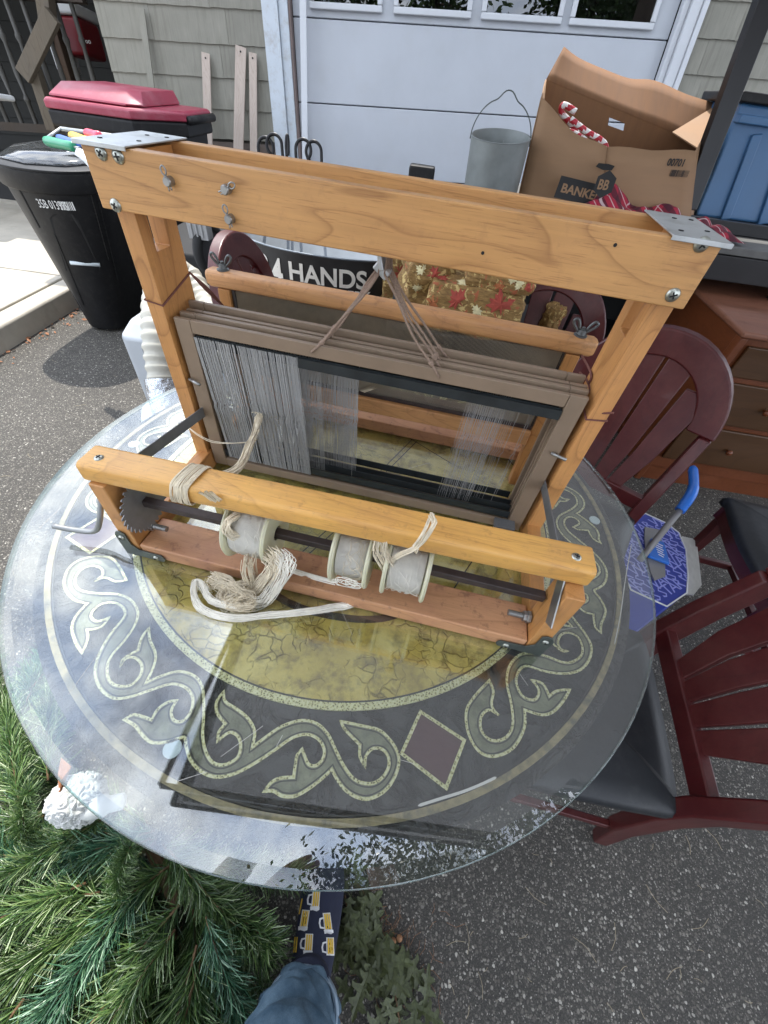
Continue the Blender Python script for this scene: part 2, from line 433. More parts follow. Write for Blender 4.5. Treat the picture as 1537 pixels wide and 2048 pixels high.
shingles(X0, X1, 2.9); shingles(X2, 4.4, 2.9)
# shaded side wall of the house seen past the corner
# garage door
b = B(); b.box(X1-.1, X2+.1, HY+.21, HY+.25, .3, 3.3); part('sun_stop_backing', b, m_void, house, absolute=True)  # unseen dark sheet, added to stop sun leaking round the door
gd = B(); dx0, dx1 = -.965, 1.99
zs = [.55, .79, 1.252, 1.722, 2.192, 2.66]
for a, c in zip(zs[:-1], zs[1:]):
    p = B(); p.box(dx0, dx1, HY+.075, HY+.12, a+.003, c-.003)
    o = part('garage_door_panel', p, m_white, house, absolute=True, bevel=.006)
wins = [(-.827, -.262), (-.176, .428), (.502, 1.128), (1.186, 1.842)]
m_pane = thin_glass('window_pane', (.30, .34, .36), .12)
for a, c in wins:
    z0, z1 = 2.232, 2.60; fr = B(); t = .038
    for bx in ((a, c, z0, z0+t), (a, c, z1-t, z1), (a, a+t, z0+t, z1-t), (c-t, c, z0+t, z1-t)):
        fr.box(bx[0], bx[1], HY+.045, HY+.074, bx[2], bx[3])
    fo = part('window_frame', fr, m_trimw, house, absolute=True, bevel=.008)
    pn = B(); pn.box(a+t, c-t, HY+.058, HY+.062, z0+t, z1-t)
    part('pane', pn, m_pane, fo, absolute=True)
    dk = B(); dk.box(a+t, c-t, HY+.068, HY+.0735, z0+t, z1-t); part('backing', dk, m_void, fo, absolute=True)
jb = B(); jb.box(X1+.002, X1+.125, HY-.03, HY+.05, .5, 2.8); part('door_jamb', jb, m_trim, house, absolute=True, bevel=.004)
jb = B(); jb.box(X1+.127, X1+.20, HY-.008, HY+.07, .5, 2.8); part('door_jamb', jb, m_trim, house, absolute=True, bevel=.004)
jb = B(); jb.box(X1+.202, X1+.218, HY-.002, HY+.074, .5, 2.8); part('door_seal', jb, mat('brown_rubber', (.16, .12, .11), .7, 0), house, absolute=True)
jb = B(); jb.box(dx1+.004, dx1+.05, HY+.01, HY+.074, .5, 2.8); jb.box(dx1+.052, dx1+.13, HY-.02, HY+.05, .5, 2.8); jb.box(dx1+.132, dx1+.172, HY-.035, HY+.05, .5, 2.8)
part('door_jamb', jb, m_trimw, house, absolute=True, bevel=.006)
jb = B(); jb.box(X1, X2+.02, HY-.03, HY+.03, 2.8, 2.95); part('door_lintel', jb, m_trimw, house, absolute=True, bevel=.004)
b = B(); b.box(X0-.3, X3, HY-.45, HY+5, 3.35, 3.42)
b.add([(X0-.3, HY-.45, 3.42), (X3, HY-.45, 3.42), (X3, HY+3.5, 5.2), (X0-.3, HY+3.5, 5.2), (X0-.3, HY+5, 3.42), (X3, HY+5, 3.42)], [(0, 1, 2, 3), (1, 5, 2), (0, 3, 4), (3, 2, 5, 4)])
part('roof', b, mat('roof_shingle', (.09, .085, .08), .9, 0, .3, 12, .6, 40), house, absolute=True)

# porch behind the corner, its deep shade darkened into the paint and wood colours
porch = thing('porch', 'shaded back porch with timber post, brace and turned balusters', 'porch', (-4, 6, .6), frame='W')
b = B(); b.box(-8, X0-.02, 6.9, 7.0, .4, 3.3); part('wall', b, mat('shade_toned_wall', (.035, .035, .031), .8, 0, .2, 4, .1), porch, absolute=True)
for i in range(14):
    b = B(); z = 1.1+i*.16; b.box(-8, X0-.03, 6.885, 6.897, z, z+.15); part('clapboard', b, MATS['shade_toned_wall'], porch, absolute=True)
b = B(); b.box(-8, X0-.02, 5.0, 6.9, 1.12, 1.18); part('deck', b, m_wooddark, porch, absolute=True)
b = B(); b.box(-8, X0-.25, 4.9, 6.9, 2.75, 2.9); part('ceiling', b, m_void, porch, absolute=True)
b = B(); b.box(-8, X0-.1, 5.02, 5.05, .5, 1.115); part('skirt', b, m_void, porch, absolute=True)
b = B(); b.bar(WY(86, -40, 4.95), WY(98, 52, 4.95), .10, .09, (0, -1, 0)); part('post', b, wood('shade_toned_post_wood', (.12, .098, .07), 2, .4, .8), porch, absolute=True, bevel=.004)
b = B(); b.bar(WY(68, 135, 4.95), WY(108, 262, 4.95), .085, .08, (0, -1, 0)); part('post', b, wood('shade_toned_post_wood', (.12, .098, .07), 2, .4, .8), porch, absolute=True, bevel=.004)
b = B(); b.bar(WY(106, 30, 4.88), WY(48, 152, 4.88), .11, .05, (0, -1, 0)); part('brace', b, MATS['shade_toned_post_wood'], porch, absolute=True, bevel=.004)
b = B(); b.bar(WY(102, 40, 5.1), WY(150, 200, 5.1), .09, .09, (0, -1, 0)); part('post', b, wood('shade_toned_brown_post', (.08, .05, .032), 2, .4, .8), porch, absolute=True, bevel=.004)
b = B(); b.box(-6, -2.7, 5.02, 5.09, 2.22, 2.31); part('handrail', b, m_wooddark, porch, absolute=True)
b = B(); b.box(-6, -2.7, 5.02, 5.08, 1.42, 1.48); part('bottom_rail', b, m_wooddark, porch, absolute=True)
bal = None
for i in range(15):
    x = -2.82-i*.135; p = [(.018, 0), (.018, .14), (.026, .15), (.026, .165), (.012, .19), (.024, .32), (.016, .5), (.026, .53), (.026, .545), (.018, .56), (.018, .74)]
    if bal is None:
        b = B(); b.lathe(p, seg=10); bal = b.mesh('baluster', smooth=True); bal.materials.append(mat('shade_toned_baluster', (.055, .052, .045), .6, 0, .2, 6, .1))
    o = part('baluster', None, None, porch, me=bal); o.location = Vector((x, 5.055, 1.48))-porch.location

# red cooler on the porch
cl = thing('cooler', 'red picnic cooler with a white lid in the porch shade', 'cooler', g2w(w2g(WY(130, 100, 5.3))), frame='W')
m_red = mat('shade_toned_red', (.20, .008, .014), .45, 0, .1, 6, .05); m_wh = mat('white_plastic', (.72, .73, .72), .4, 0, .05, 5, .04, 60)  # red darkened in the colour for the porch shade
a = WY(103, 27, 5.3); c = WY(172, 105, 5.3); b = B(); b.box(a.x, c.x+.02, 5.3, 5.62, c.z-.02, a.z); part('body', b, m_red, cl, absolute=True, bevel=.03)
b = B(); b.box(a.x-.015, c.x+.03, 5.28, 5.64, a.z, a.z+.075); part('lid', b, m_wh, cl, absolute=True, bevel=.02)
text('logo', 'Igloo', .045, m_wh, cl, frameM(Vector((a.x+.19, 5.297, a.z-.16))-cl.location, (1, 0, 0), (0, 0, 1)))
b = B(); b.box(a.x-.14, a.x+.0, 5.33, 5.5, a.z-.34, a.z-.16)
single('plastic_tub', b, m_wh, 'pale plastic tub behind the porch balusters beside the red cooler', 'tub', frame='W', bevel=.02)
b = B(); b.box(-3.12, -2.62, 5.15, 5.5, 1.18, 1.72)
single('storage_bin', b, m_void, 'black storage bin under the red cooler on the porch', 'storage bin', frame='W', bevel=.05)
b = B(); a = WY(0, 185, 4.2); a.x = WY(22, 185, 4.2).x-.115-.34; b.box(a.x-.8, a.x+.115, 4.2, 4.7, a.z-.018, a.z+.018)
t = thing('folding_table', 'white plastic folding table edge beside the porch', 'table', (a.x-.35, 4.45, .75), frame='W')
part('table_top', b, m_wh, t, absolute=True, bevel=.012)
for dx in (-.78, -.62):
    for yy in (4.25, 4.65):
        b = B(); b.tube([(a.x+dx, yy, a.z-.02), (a.x+dx, yy, .55)], .013, 8); part('leg', b, m_darksteel, t, absolute=True)

# boards leaning on the siding and door
def board(x0, z0_, x1, z1_, wd, m, label, y0=HY-.17, y1=HY-.03, hole=True, grp='bare lath strips leaning on the siding', name='wood_lath'):
    d = Vector((x1-x0, y1-y0, z1_-z0_)); l = d.length; d.normalize(); xx = Vector((1, 0, 0)); xx = (xx-d*xx.dot(d)).normalized(); nn = xx.cross(d)
    root = thing(name, label, 'board', (x0, y0, z0_), group=grp, frame='W')
    root.rotation_euler = Matrix((xx, nn*-1, d)).transposed().to_euler() if nn.y < 0 else Matrix((xx, nn, d)).transposed().to_euler()
    b = B(); b.box(-wd/2, wd/2, -.006, .006, 0, l); part('board', b, m, root, bevel=.0015)
    if hole:
        b = B(); b.lathe([(.0, -.009), (.006, -.009), (.006, .009), (0, .009)], (0, 0, l-.03), (0, 1, 0), 10); part('nail_hole', b, m_dark, root)
    return root
board(-1.86, .75, -1.672, 1.958, .066, m_woodgrey, 'bare lath strip nearest the red lidded bin, set apart from the other two')
board(-1.62, .75, -1.378, 2.004, .085, m_woodgrey, 'tallest bare lath strip leaning on the siding, left of a shorter one')
board(-1.44, .75, -1.288, 1.974, .062, m_woodgrey, 'short bare lath strip leaning right beside the tallest one by the door jamb')
board(-2.24, .9, -2.118, 2.166, .048, m_sh, 'thin grey painted strip leaning against the siding near the house corner', hole=False, grp=None, name='painted_strip')
a = WY(611, 330, HY-.06); c = WY(606, -60, HY-.02)
board(a.x-.03, .6, c.x, c.z, .05, m_trimw, 'long white trim board standing upright against the garage door', HY-.14, HY-.03, hole=False, grp=None, name='white_board')

# ------------------------------------------------------------------ table with carved top, loose glass top
TC = Vector((-.067, .585, 0)); TZ = T-.0105
def slate():
    m, nt, b, o = newmat('carved_slate_paint')
    v = coords(nt, (1, 1, 1)); n = noi(nt, v, 7, 6, .6); f = noi(nt, v, 45, 6, .7, 1.2)
    col = ramp(nt, n, ((.3, (.032, .028, .028)), (.7, (.068, .060, .058))))
    rid = ramp(nt, mth(nt, 'ABSOLUTE', mth(nt, 'SUBTRACT', noi(nt, v, 13, 5, .6, 2.2), .5)), ((0, 1.), (.03, .4), (.08, 0.)))
    col = mixc(nt, mth(nt, 'MULTIPLY', rid, .45), col, (.012, .010, .010)); col = mixc(nt, mth(nt, 'MULTIPLY', ramp(nt, f, ((.55, 0.), (.72, 1.))), .35), col, (.13, .12, .11))
    nt.links.new(col, b.inputs['Base Color']); b.inputs['Roughness'].default_value = .5
    bump(nt, b, mth(nt, 'SUBTRACT', mth(nt, 'MULTIPLY', f, .6), rid), 1.0, .006); return m
def olive():
    m, nt, b, o = newmat('crackled_olive_gold')
    v = coords(nt, (1, 1, 1))
    wv = N(nt, 'ShaderNodeVectorMath', operation='ADD'); nv = N(nt, 'ShaderNodeTexNoise'); nv.inputs['Scale'].default_value = 14; nv.inputs['Detail'].default_value = 3
    nt.links.new(v, nv.inputs['Vector']); sc_ = N(nt, 'ShaderNodeVectorMath', operation='SCALE'); sc_.inputs['Scale'].default_value = .09
    nt.links.new(nv.outputs['Color'], sc_.inputs[0]); nt.links.new(v, wv.inputs[0]); nt.links.new(sc_.outputs[0], wv.inputs[1])
    vo = N(nt, 'ShaderNodeTexVoronoi', feature='DISTANCE_TO_EDGE'); vo.inputs['Scale'].default_value = 42; nt.links.new(wv.outputs[0], vo.inputs['Vector'])
    gate = ramp(nt, noi(nt, v, 16, 4, .6), ((.47, 0.), (.58, 1.)))
    crack = mth(nt, 'MULTIPLY', ramp(nt, vo.outputs['Distance'], ((0, 1.), (.02, .5), (.06, 0.))), gate)
    base = ramp(nt, noi(nt, v, 9, 6, .65), ((.3, (.40, .29, .065)), (.5, (.66, .50, .13)), (.7, (.82, .68, .26))))
    smut = ramp(nt, noi(nt, v, 30, 8, .75), ((.48, 0.), (.68, .85)))
    col = mixc(nt, smut, base, (.17, .125, .06)); col = mixc(nt, mth(nt, 'MULTIPLY', crack, .5), col, (.14, .10, .04))
    nt.links.new(col, b.inputs['Base Color']); b.inputs['Roughness'].default_value = .42; b.inputs['Metallic'].default_value = .15
    bump(nt, b, mth(nt, 'SUBTRACT', mth(nt, 'MULTIPLY', noi(nt, v, 30, 4, .6), .5), crack), .8, .004); return m
def goldm():
    m, nt, b, o = newmat('pitted_gold_edging')
    v = coords(nt, (1, 1, 1)); vo = N(nt, 'ShaderNodeTexVoronoi'); vo.inputs['Scale'].default_value = 330; nt.links.new(v, vo.inputs['Vector'])
    col = ramp(nt, vo.outputs['Distance'], ((.18, (.10, .085, .04)), (.40, (.66, .60, .30)), (.8, (.82, .77, .50))))
    nt.links.new(col, b.inputs['Base Color']); b.inputs['Roughness'].default_value = .45; b.inputs['Metallic'].default_value = .2
    bump(nt, b, vo.outputs['Distance'], .5, .002); return m
m_slate, m_olive, m_gold = slate(), olive(), goldm()
m_vine = mat('grey_green_vine_paint', (.22, .215, .14), .5, 0, .4, 45, 1.0, 50, dirt=((.05, .045, .03), 40, .75), bd=.004)
m_groove = mat('groove', (.05, .045, .04), .7)
m_diam = mat('wine_diamond_paint', (.10, .04, .045), .5, 0, .15, 12, .6, 30, bd=.003)
tb = thing('round_table', 'round carved table with scrolled gold border under a loose glass top', 'table', TC)
def ring(r0, r1, z0, z1, seg=128): 
    b = B(); b.lathe([(r0, z0), (r0, z1), (r1, z1), (r1, z0), (r0, z0)], seg=seg); return b
b = B(); b.lathe([(0, TZ-.001), (.562, TZ-.001), (.570, TZ-.006), (.570, TZ-.03), (.556, TZ-.038), (0, TZ-.038)], seg=128); top = part('table_top', b, m_slate, tb, auto=True)
b = B(); b.lathe([(0, TZ+.0012), (.4085, TZ+.0012), (.4085, TZ-.001)], seg=128); part('centre_panel', b, m_olive, top)
part('gold_ring', ring(.411, .4215, TZ-.001, TZ+.0022), m_gold, top); part('groove_ring', ring(.4083, .4108, TZ-.001, TZ+.0016), m_groove, top)
m_gold2 = mat('rubbed_gold', (.34, .27, .15), .5, .2, .4, 90, .4, 300, dirt=((.12, .11, .10), 40, .9))
part('gold_ring', ring(.543, .552, TZ-.001, TZ+.0016), m_gold2, top); part('groove_ring', ring(.5395, .5415, TZ-.001, TZ+.0012), m_groove, top)
b = B(); b.lathe([(.0, .06), (.05, .06), (.075, .10), (.05, .2), (.045, .5), (.07, .6), (.12, .68), (.2, TZ-.04)], seg=32); part('pedestal', b, mat('dark_pedestal_iron', (.06, .05, .045), .5, .2), tb, smooth=True)
for k in range(4):
    a = R(45+90*k); b = B(); b.tube(smooth_path([(.04*math.cos(a), .04*math.sin(a), .2), (.22*math.cos(a), .22*math.sin(a), .14), (.36*math.cos(a), .36*math.sin(a), .02)]), .025, 8)
    part('foot', b, MATS['dark_pedestal_iron'], tb, smooth=True)
def z5(p): return PZ(320+p[0]*.37736, 1200+p[1]*.37736, TZ)-TC
def z4(p): return PZ(p[0]*.33832, 1100+p[1]*.33832, TZ)-TC
V5a = [(960,645),(1080,670),(1170,695),(1240,770),(1268,850),(1245,940),(1190,1015),(1110,1055),(1040,1045),(980,1005),(935,945),(912,900),(870,940),(800,995),(720,1040),(650,1040),(605,1015),(555,1015),(592,968),(640,945),(710,940),(718,880),(728,825),(755,792),(768,825),(790,872),(830,878),(865,840),(870,790),(840,740),(780,715),(700,735),(600,805),(500,870),(400,922),(300,940),(220,910),(165,850),(142,780)]
V4 = [(1090,1110),(1000,1137),(900,1140),(840,1090),(800,1040),(740,1005),(800,975),(900,1005),(940,940),(1000,900),(1048,893),(1018,950),(1030,1005),(1080,1015),(1130,960),(1143,880),(1105,820),(1020,795),(900,830),(780,870),(680,880),(605,830),(568,745),(578,655),(620,560),(680,470),(738,400),(735,350),(680,315),(600,325),(550,370),(548,405),(585,425),(652,400),(600,460),(520,475),(525,520),(510,570),(490,612),(452,550),(430,470),(450,400),(520,320),(440,295),(385,220),(400,130),(460,70),(560,42),(660,52),(712,105),(752,182),(690,190),(640,170),(605,170),(560,190),(610,150),(598,110),(540,98),(475,130),(448,190),(480,240),(580,260),(700,265),(780,300),(820,370),(800,450),(740,540),(670,620),(640,690),(650,770),(700,805),(780,800),(835,740),(840,680),(800,640),(750,645),(718,687),(740,640),(820,595),(842,520),(885,463),(890,530),(925,620),(910,700),(868,787),(950,750),(1060,720),(1150,745),(1195,800)]
V5b = [(235,520),(235,620),(230,720),(245,800),(280,860),(340,875),(410,840),(430,780),(415,725),(370,705),(308,750),(315,700),(348,658),(305,600),(303,540),(340,488),(350,540),(410,580),(470,630),(505,700),(492,782),(560,730),(650,670),(750,640),(830,655),(890,710),(930,790),(970,870),(1030,950),(1110,975),(1170,950),(1210,890),(1210,835),(1180,795),(1130,790),(1092,830),(1088,885),(1060,830),(1060,770),(1010,720),(975,680)]
raw = [z5(p) for p in V5a]+[z4(p) for p in V4]+[z5(p) for p in V5b]
SH = {(960,645),(555,1015),(755,792),(912,900),(740,1005),(1048,893),(652,400),(490,612),(520,320),(752,182),(560,190),(718,687),(885,463),(868,787),(308,750),(348,658),(340,488),(492,782),(1088,885),(1060,770),(900,1005),(520,475),(820,595),(710,940)}
src = V5a+V4+V5b
vine = []
nn = len(raw)
for i in range(nn):                                          # smooth between the cusps, keep the cusps sharp
    p1, p2 = raw[i], raw[(i+1) % nn]
    p0 = raw[i-1] if src[i] not in SH else p1; p3 = raw[(i+2) % nn] if src[(i+1) % nn] not in SH else p2
    for k in range(4):
        t = k/4; vine.append(.5*((2*p1)+(p2-p0)*t+(2*p0-5*p1+4*p2-p3)*t*t+(3*p1-p0-3*p2+p3)*t**3))
def offs(poly, d):
    res = []; n = len(poly)
    for i in range(n):
        a, p, c = poly[i-1], poly[i], poly[(i+1) % n]
        t1 = (p-a); t2 = (c-p)
        if t1.length < 1e-7 or t2.length < 1e-7: res.append(p.copy()); continue
        t1.normalize(); t2.normalize(); n1 = Vector((-t1.y, t1.x, 0)); n2 = Vector((-t2.y, t2.x, 0)); m_ = n1+n2
        if m_.length < .3: m_ = n1
        m_.normalize(); res.append(p+m_*d/max(.55, m_.dot(n1)))
    return res
area = sum(vine[i].x*vine[(i+1) % len(vine)].y-vine[(i+1) % len(vine)].x*vine[i].y for i in range(len(vine)))
sg = 1 if area > 0 else -1
def band(poly, d0, d1, z):
    a, c = offs(poly, d0), offs(poly, d1); n = len(poly); b = B()
    b.add([Vector((p.x, p.y, z)) for p in a]+[Vector((p.x, p.y, z)) for p in c], [(i, (i+1) % n, n+(i+1) % n, n+i) for i in range(n)]); return b
def fillp(poly, z):
    b = B(); tri = tessellate_polygon([[Vector((p.x, p.y, 0)) for p in poly]]); b.add([Vector((p.x, p.y, z)) for p in poly], [tuple(t) for t in tri]); return b
vm = [fillp(vine, TZ+.0006).mesh('scroll'), band(vine, -.0018*sg, .0020*sg, TZ+.0022).mesh('scroll_edging'), band(vine, .0030*sg, .0044*sg, TZ+.0011).mesh('scroll_groove')]
for me, m_ in zip(vm, (m_vine, m_gold, m_groove)): me.materials.append(m_)
aD = math.atan2(z5((1460, 785)).y, z5((1460, 785)).x); rD = .433
dm = [Vector((0, .056, 0)), Vector((-.040, 0, 0)), Vector((0, -.056, 0)), Vector((.040, 0, 0))]
dp = [PZ(*p, TZ)-TC for p in ((842,1427),(926,1482),(891,1573),(806,1507))]
dfill = fillp(dp, TZ+.0006).mesh('diamond'); dfill.materials.append(m_diam)
dband = band(dp, -.001, .0036, TZ+.0022).mesh('diamond_edging'); dband.materials.append(m_gold)
for k in range(4):
    for me, nm in zip(vm, ('scroll', 'scroll_edging', 'scroll_groove')):
        o = part(nm, None, None, top, me=me); o.rotation_euler = (0, 0, R(90*k))
    for me, nm in ((dfill, 'diamond'), (dband, 'diamond_edging')):
        o = part(nm, None, None, top, me=me); o.rotation_euler = (0, 0, R(90*k))
def stroke(px, wd, z, m_, nm):
    pts = smooth_path([PZ(*p, TZ)-TC for p in px], 6); b = B(); vs = []; n = len(pts)
    for i, p in enumerate(pts):
        t = (pts[min(i+1, n-1)]-pts[max(0, i-1)]).normalized(); s = Vector((-t.y, t.x, 0))*wd/2*(1 if 0 < i < n-1 else .3)
        vs += [Vector((p.x, p.y, z))+s, Vector((p.x, p.y, z))-s]
    b.add(vs, [(2*i, 2*i+1, 2*i+3, 2*i+2) for i in range(n-1)]); part(nm, b, m_, top)
m_flatblack = mat('flat_black', (.03, .028, .03), .4, 0, .3, 40, .3)
stroke([(500,1120),(535,1175),(585,1210),(660,1232),(740,1240),(800,1228),(870,1190)], .013, TZ+.0022, m_flatblack, 'black_arc')  # black arc laid flat over the centre panel
stroke([(985,1345),(1040,1280),(1090,1210)], .012, TZ+.0022, m_flatblack, 'black_arc')
for q in (((600,1110),(690,1030)),((612,1115),(702,1036)),((900,1190),(960,1100)),((745,960),(825,880)),((756,962),(836,882)),((820,878),(905,930))): stroke([q[0], ((q[0][0]+q[1][0])/2, (q[0][1]+q[1][1])/2), q[1]], .0022, TZ+.0024, m_flatblack, 'inlay_line')

m_streak = mat('chalky_scrape', (.6, .58, .54), .8)
stroke([(836, 1612), (880, 1598), (925, 1584), (960, 1570), (992, 1555)], .0032, TZ+.0026, m_streak, 'scrape_mark')
stroke([(1262, 1090), (1250, 1160), (1240, 1230), (1228, 1290)], .0016, TZ+.0026, m_streak, 'scrape_mark')
GC = Vector((-.067, .586, 0)); GR = .608
gl = thing('glass_tabletop', 'loose round sheet of clear glass overhanging the carved table', 'glass top', GC+Vector((0, 0, T-.008)))
b = B(); b.lathe([(0, 0), (GR-.0015, 0)], seg=160); b.lathe([(0, .008), (GR-.018, .008)], seg=160); b.lathe([(GR-.018, .008), (GR-.0015, .0062)], seg=160); part('sheet', b, m_glass, gl)
b = B(); b.lathe([(GR-.0015, 0), (GR, .0015), (GR, .005), (GR-.0015, .0062)], seg=160); part('polished_edge', b, m_glass_edge, gl, smooth=True)
random.seed(31); sb_ = B()
for i in range(34):
    a = random.uniform(0, 6.28); rr0 = GR*math.sqrt(random.random())*.95; l = random.uniform(.004, .03); c = Vector((rr0*math.cos(a), rr0*math.sin(a), .0083)); d = Vector((math.cos(a*5), math.sin(a*5), 0)); s_ = Vector((-d.y, d.x, 0))*.00025
    sb_.add([c-d*l-s_, c+d*l-s_, c+d*l+s_, c-d*l+s_], [(0, 1, 2, 3)])
part('scratches', sb_, m_streak, gl, kind='stuff')
m_pad = mat('clear_bumper', (.62, .68, .70), .35, 0, .05, 10, 0)
for x, y in ((1190, 1040), (345, 1497), (268, 888)):
    p = PZ(x, y, T-.0085)-GC; b = B(); b.lathe([(0, TZ+.0005), (.0115, TZ+.0005), (.0115, T-.0083), (0, T-.0083)], (p.x, p.y, 0), seg=24)
    part('bumper_pad', b, m_pad, gl).location = (0, 0, -(T-.008))

# ------------------------------------------------------------------ table loom
YAW = -.119
O0 = PZ(258, 1103, T)
O0.z = T+.0005
loom = thing('table_loom', 'old honey coloured maple table loom with four heddle frames on the glass table', 'loom', O0, YAW)
XV = Vector((math.cos(YAW), math.sin(YAW), 0)); YV = Vector((-math.sin(YAW), math.cos(YAW), 0))
def LV(p): return O0+XV*p[0]+YV*p[1]+Vector((0, 0, p[2]))
def lly(x, y, yl):
    v = ray(GA, x, y); t = (yl-(C0-O0).dot(YV))/v.dot(YV); d = C0+v*t-O0; return Vector((d.dot(XV), d.dot(YV), d.z))
def llx(x, y, xl):
    v = ray(GA, x, y); t = (xl-(C0-O0).dot(XV))/v.dot(XV); d = C0+v*t-O0; return Vector((d.dot(XV), d.dot(YV), d.z))
def llz(x, y, zl):
    d = PZ(x, y, O0.z+zl)-O0; return Vector((d.dot(XV), d.dot(YV), d.z))
def lp(nm, m, boxes, parent=loom, bevel=.0022, **k):
    b = B()
    for q in boxes: b.box(*q)
    return part(nm, b, m, parent, bevel=bevel, **k)
LW = .716
def screw(c, nrm, r=.0075, parent=loom, m=m_screw):
    nrm = Vector(nrm); b = B(); b.lathe([(r, 0), (r*.95, .0012), (r*.6, .0026), (0, .0031)], c, nrm, 20)
    o = part('screw', b, m, parent, smooth=True)
    u = nrm.orthogonal().normalized(); v = nrm.cross(u); a = random.uniform(0, 1.5); b = B(); c = Vector(c)+nrm*.003
    for k in (0, 1):
        d = (u*math.cos(a+k*1.57)+v*math.sin(a+k*1.57)); b.bar(c-d*r*.5, c+d*r*.5, r*.2, .0012, nrm)
    part('cross_slot', b, m_dark, o); return o
# base
lp('front_base_rail', w_base, [(.031, .690, .0, .066, 0, .030)], bevel=.003)
lp('rear_base_rail', w_base, [(.031, .690, .486, .552, 0, .030)], bevel=.003)
for x0, x1 in ((.004, .030), (.691, .717)):
    lp('side_rail', w_y, [(x0, x1, .052, .550, .0, .042)])
    lp('front_upright', w_z, [(x0, x1, .0, .0505, 0, .166)])
    lp('rear_upright', w_z, [(x0, x1, .5, .5505, .043, .166)])
br = Matrix.Rotation(.027, 4, 'Z'); br.translation = Vector((0, .004, 0))
def beamprof(y0, y1, z0, z1, r=.012):
    return [(y, z) for y, z in rrect(y0, y1, z0, z1, r, 5)]
def beam(x0, x1, y0, y1, z0, z1, m, nm, r=.012, parent=loom, M=None, ch=0):
    p = rrect(y0, y1, z0, z1, r, 5); cy, cz = (y0+y1)/2, (z0+z1)/2; secs = []
    for x, s in ((x0, .82 if ch else .975), (x0+ch+.002, 1), (x1-ch-.002, 1), (x1, .82 if ch else .975)):
        secs.append([Vector((x, cy+(y-cy)*s, cz+(z-cz)*s)) for y, z in p])
    b = B(); b.loft(secs)
    if M: b.v = [M @ v for v in b.v]
    o = part(nm, b, m, parent, auto=True); return o
beam(.000, LW+.002, -.002, .046, .167, .201, w_beam, 'back_beam', .0075, M=br)
beam(.004, LW-.002, .50, .548, .167, .201, w_rail, 'front_beam', .011)
screw((.022, .023, .2003), (0, 0, 1), .0068); screw((.693, .042, .2003), (0, 0, 1), .0068)
# corner brackets and bolts
for s, x0 in ((1, .0), (-1, LW+.004)):
    M = Matrix.Translation((x0, -.0015, 0)) @ Matrix.Diagonal((s, 1, 1, 1))
    pl = [(0, 0), (.070, 0), (.074, .008), (.070, .017), (.030, .019), (.020, .03), (.019, .058), (.012, .063), (.003, .06), (-.0015, .05)]
    b = B(); b.prism(pl, 0, .0022, M @ Matrix.Rotation(R(90), 4, 'X')); br_ = part('corner_bracket', b, m_darksteel, loom, bevel=.0006)
    for q in ((.058, .009), (.010, .048)): screw((x0+s*q[0], -.004, q[1]), (0, -1, 0), .0048, br_)
for x, s in ((.031, 1), (.689, -1)):
    b = B(); b.lathe([(0, 0), (.0105, 0), (.0105, .006), (0, .006)], (x, .034, .045), (s, 0, 0), 6); bo = part('hex_nut', b, m_steel, loom, bevel=.0008)
    b = B(); b.lathe([(0, .006), (.009, .006), (.009, .012), (0, .012)], (x, .034, .045), (s, 0, 0), 6); part('lock_nut', b, m_steel, bo, bevel=.0008)
    b = B(); pts = [(x+s*(.012+.0006*i), .034, .045) for i in range(40)]; b.tube(pts, [.0045+(.0006 if i % 2 else 0) for i in range(40)], 10); part('thread', b, m_steel, bo)
# castle: posts (slotted at the top), twin top boards, end plates
PZT = .512
for x0, x1, s in ((0, .026, 1), (.692, .718, -1)):
    U = [(.24, 0), (.326, 0), (.326, PZT), (.297, PZT), (.297, .398), (.2635, .398), (.2635, PZT), (.24, PZT)]
    b = B(); b.prism(U, x0, x1, Matrix(((0, 0, 1, 0), (1, 0, 0, 0), (0, 1, 0, 0), (0, 0, 0, 1)))); part('post', b, w_z, loom, bevel=.0014)
lp('top_board', w_x, [(-.004, .721, .222, .2395, .452, .5155)], bevel=.0018)
lp('top_board', w_x, [(-.004, .721, .3265, .344, .452, .5155)], bevel=.0018)
lp('spacer_block', w_y, [(.027, .047, .2405, .3255, .455, .512)], bevel=.001)
for x0, x1 in ((-.010, .058), (.668, .728)):
    po = lp('end_plate', m_zinc, [(x0, x1, .2185, .348, .5165, .5182), (x0, x1, .2168, .2183, .5135, .5182)], bevel=.0006)
    for q in ((.25, .2), (.8, .35), (.45, .75), (.8, .8)):
        b = B(); b.lathe([(0, .0), (.0028, .0), (.0028, .0006), (0, .0006)], (x0+(x1-x0)*q[0], .2185+.1295*q[1], .5183), (0, 0, 1), 12); part('pin_hole', b, m_dark, po)
for q in ((203, 306), (237, 313), (232, 411), (1404, 489), (1346, 590)):
    screw(lly(*q, .2218), (0, -1, 0), .0075)
# clevis pins with spring clips on the top board
for i, (x, y) in enumerate(((342, 362), (456, 378), (463, 437))):
    c = lly(x, y, .2215); c.y = .2218; b = B(); b.lathe([(0, -.002), (.0052, -.002), (.0052, .008), (.004, .010), (0, .010)], c, (0, -1, 0), 18); po = part('clevis_pin', b, m_steel, loom, smooth=False)
    a = (1.75, .5, 1.8)[i]; u = Vector((math.cos(a), 0, math.sin(a))); v = Vector((-u.z, 0, u.x)); c2 = c+Vector((0, -.0065, 0)); q = []
    for t, s in [(t_*.62, s_*.62) for t_, s_ in ((-.013, -.002), (-.003, -.0025), (.009, -.0008), (.0135, -.004), (.020, -.004), (.0235, 0), (.020, .004), (.0135, .004), (.009, .001), (0, .0008), (-.014, .0025))]:
        q.append(c2+u*t+v*s+Vector((0, -.001*(s > 0), 0)))
    b = B(); b.tube(smooth_path(q, 4), .0009, 6); part('spring_clip', b, m_steel, po, smooth=True)
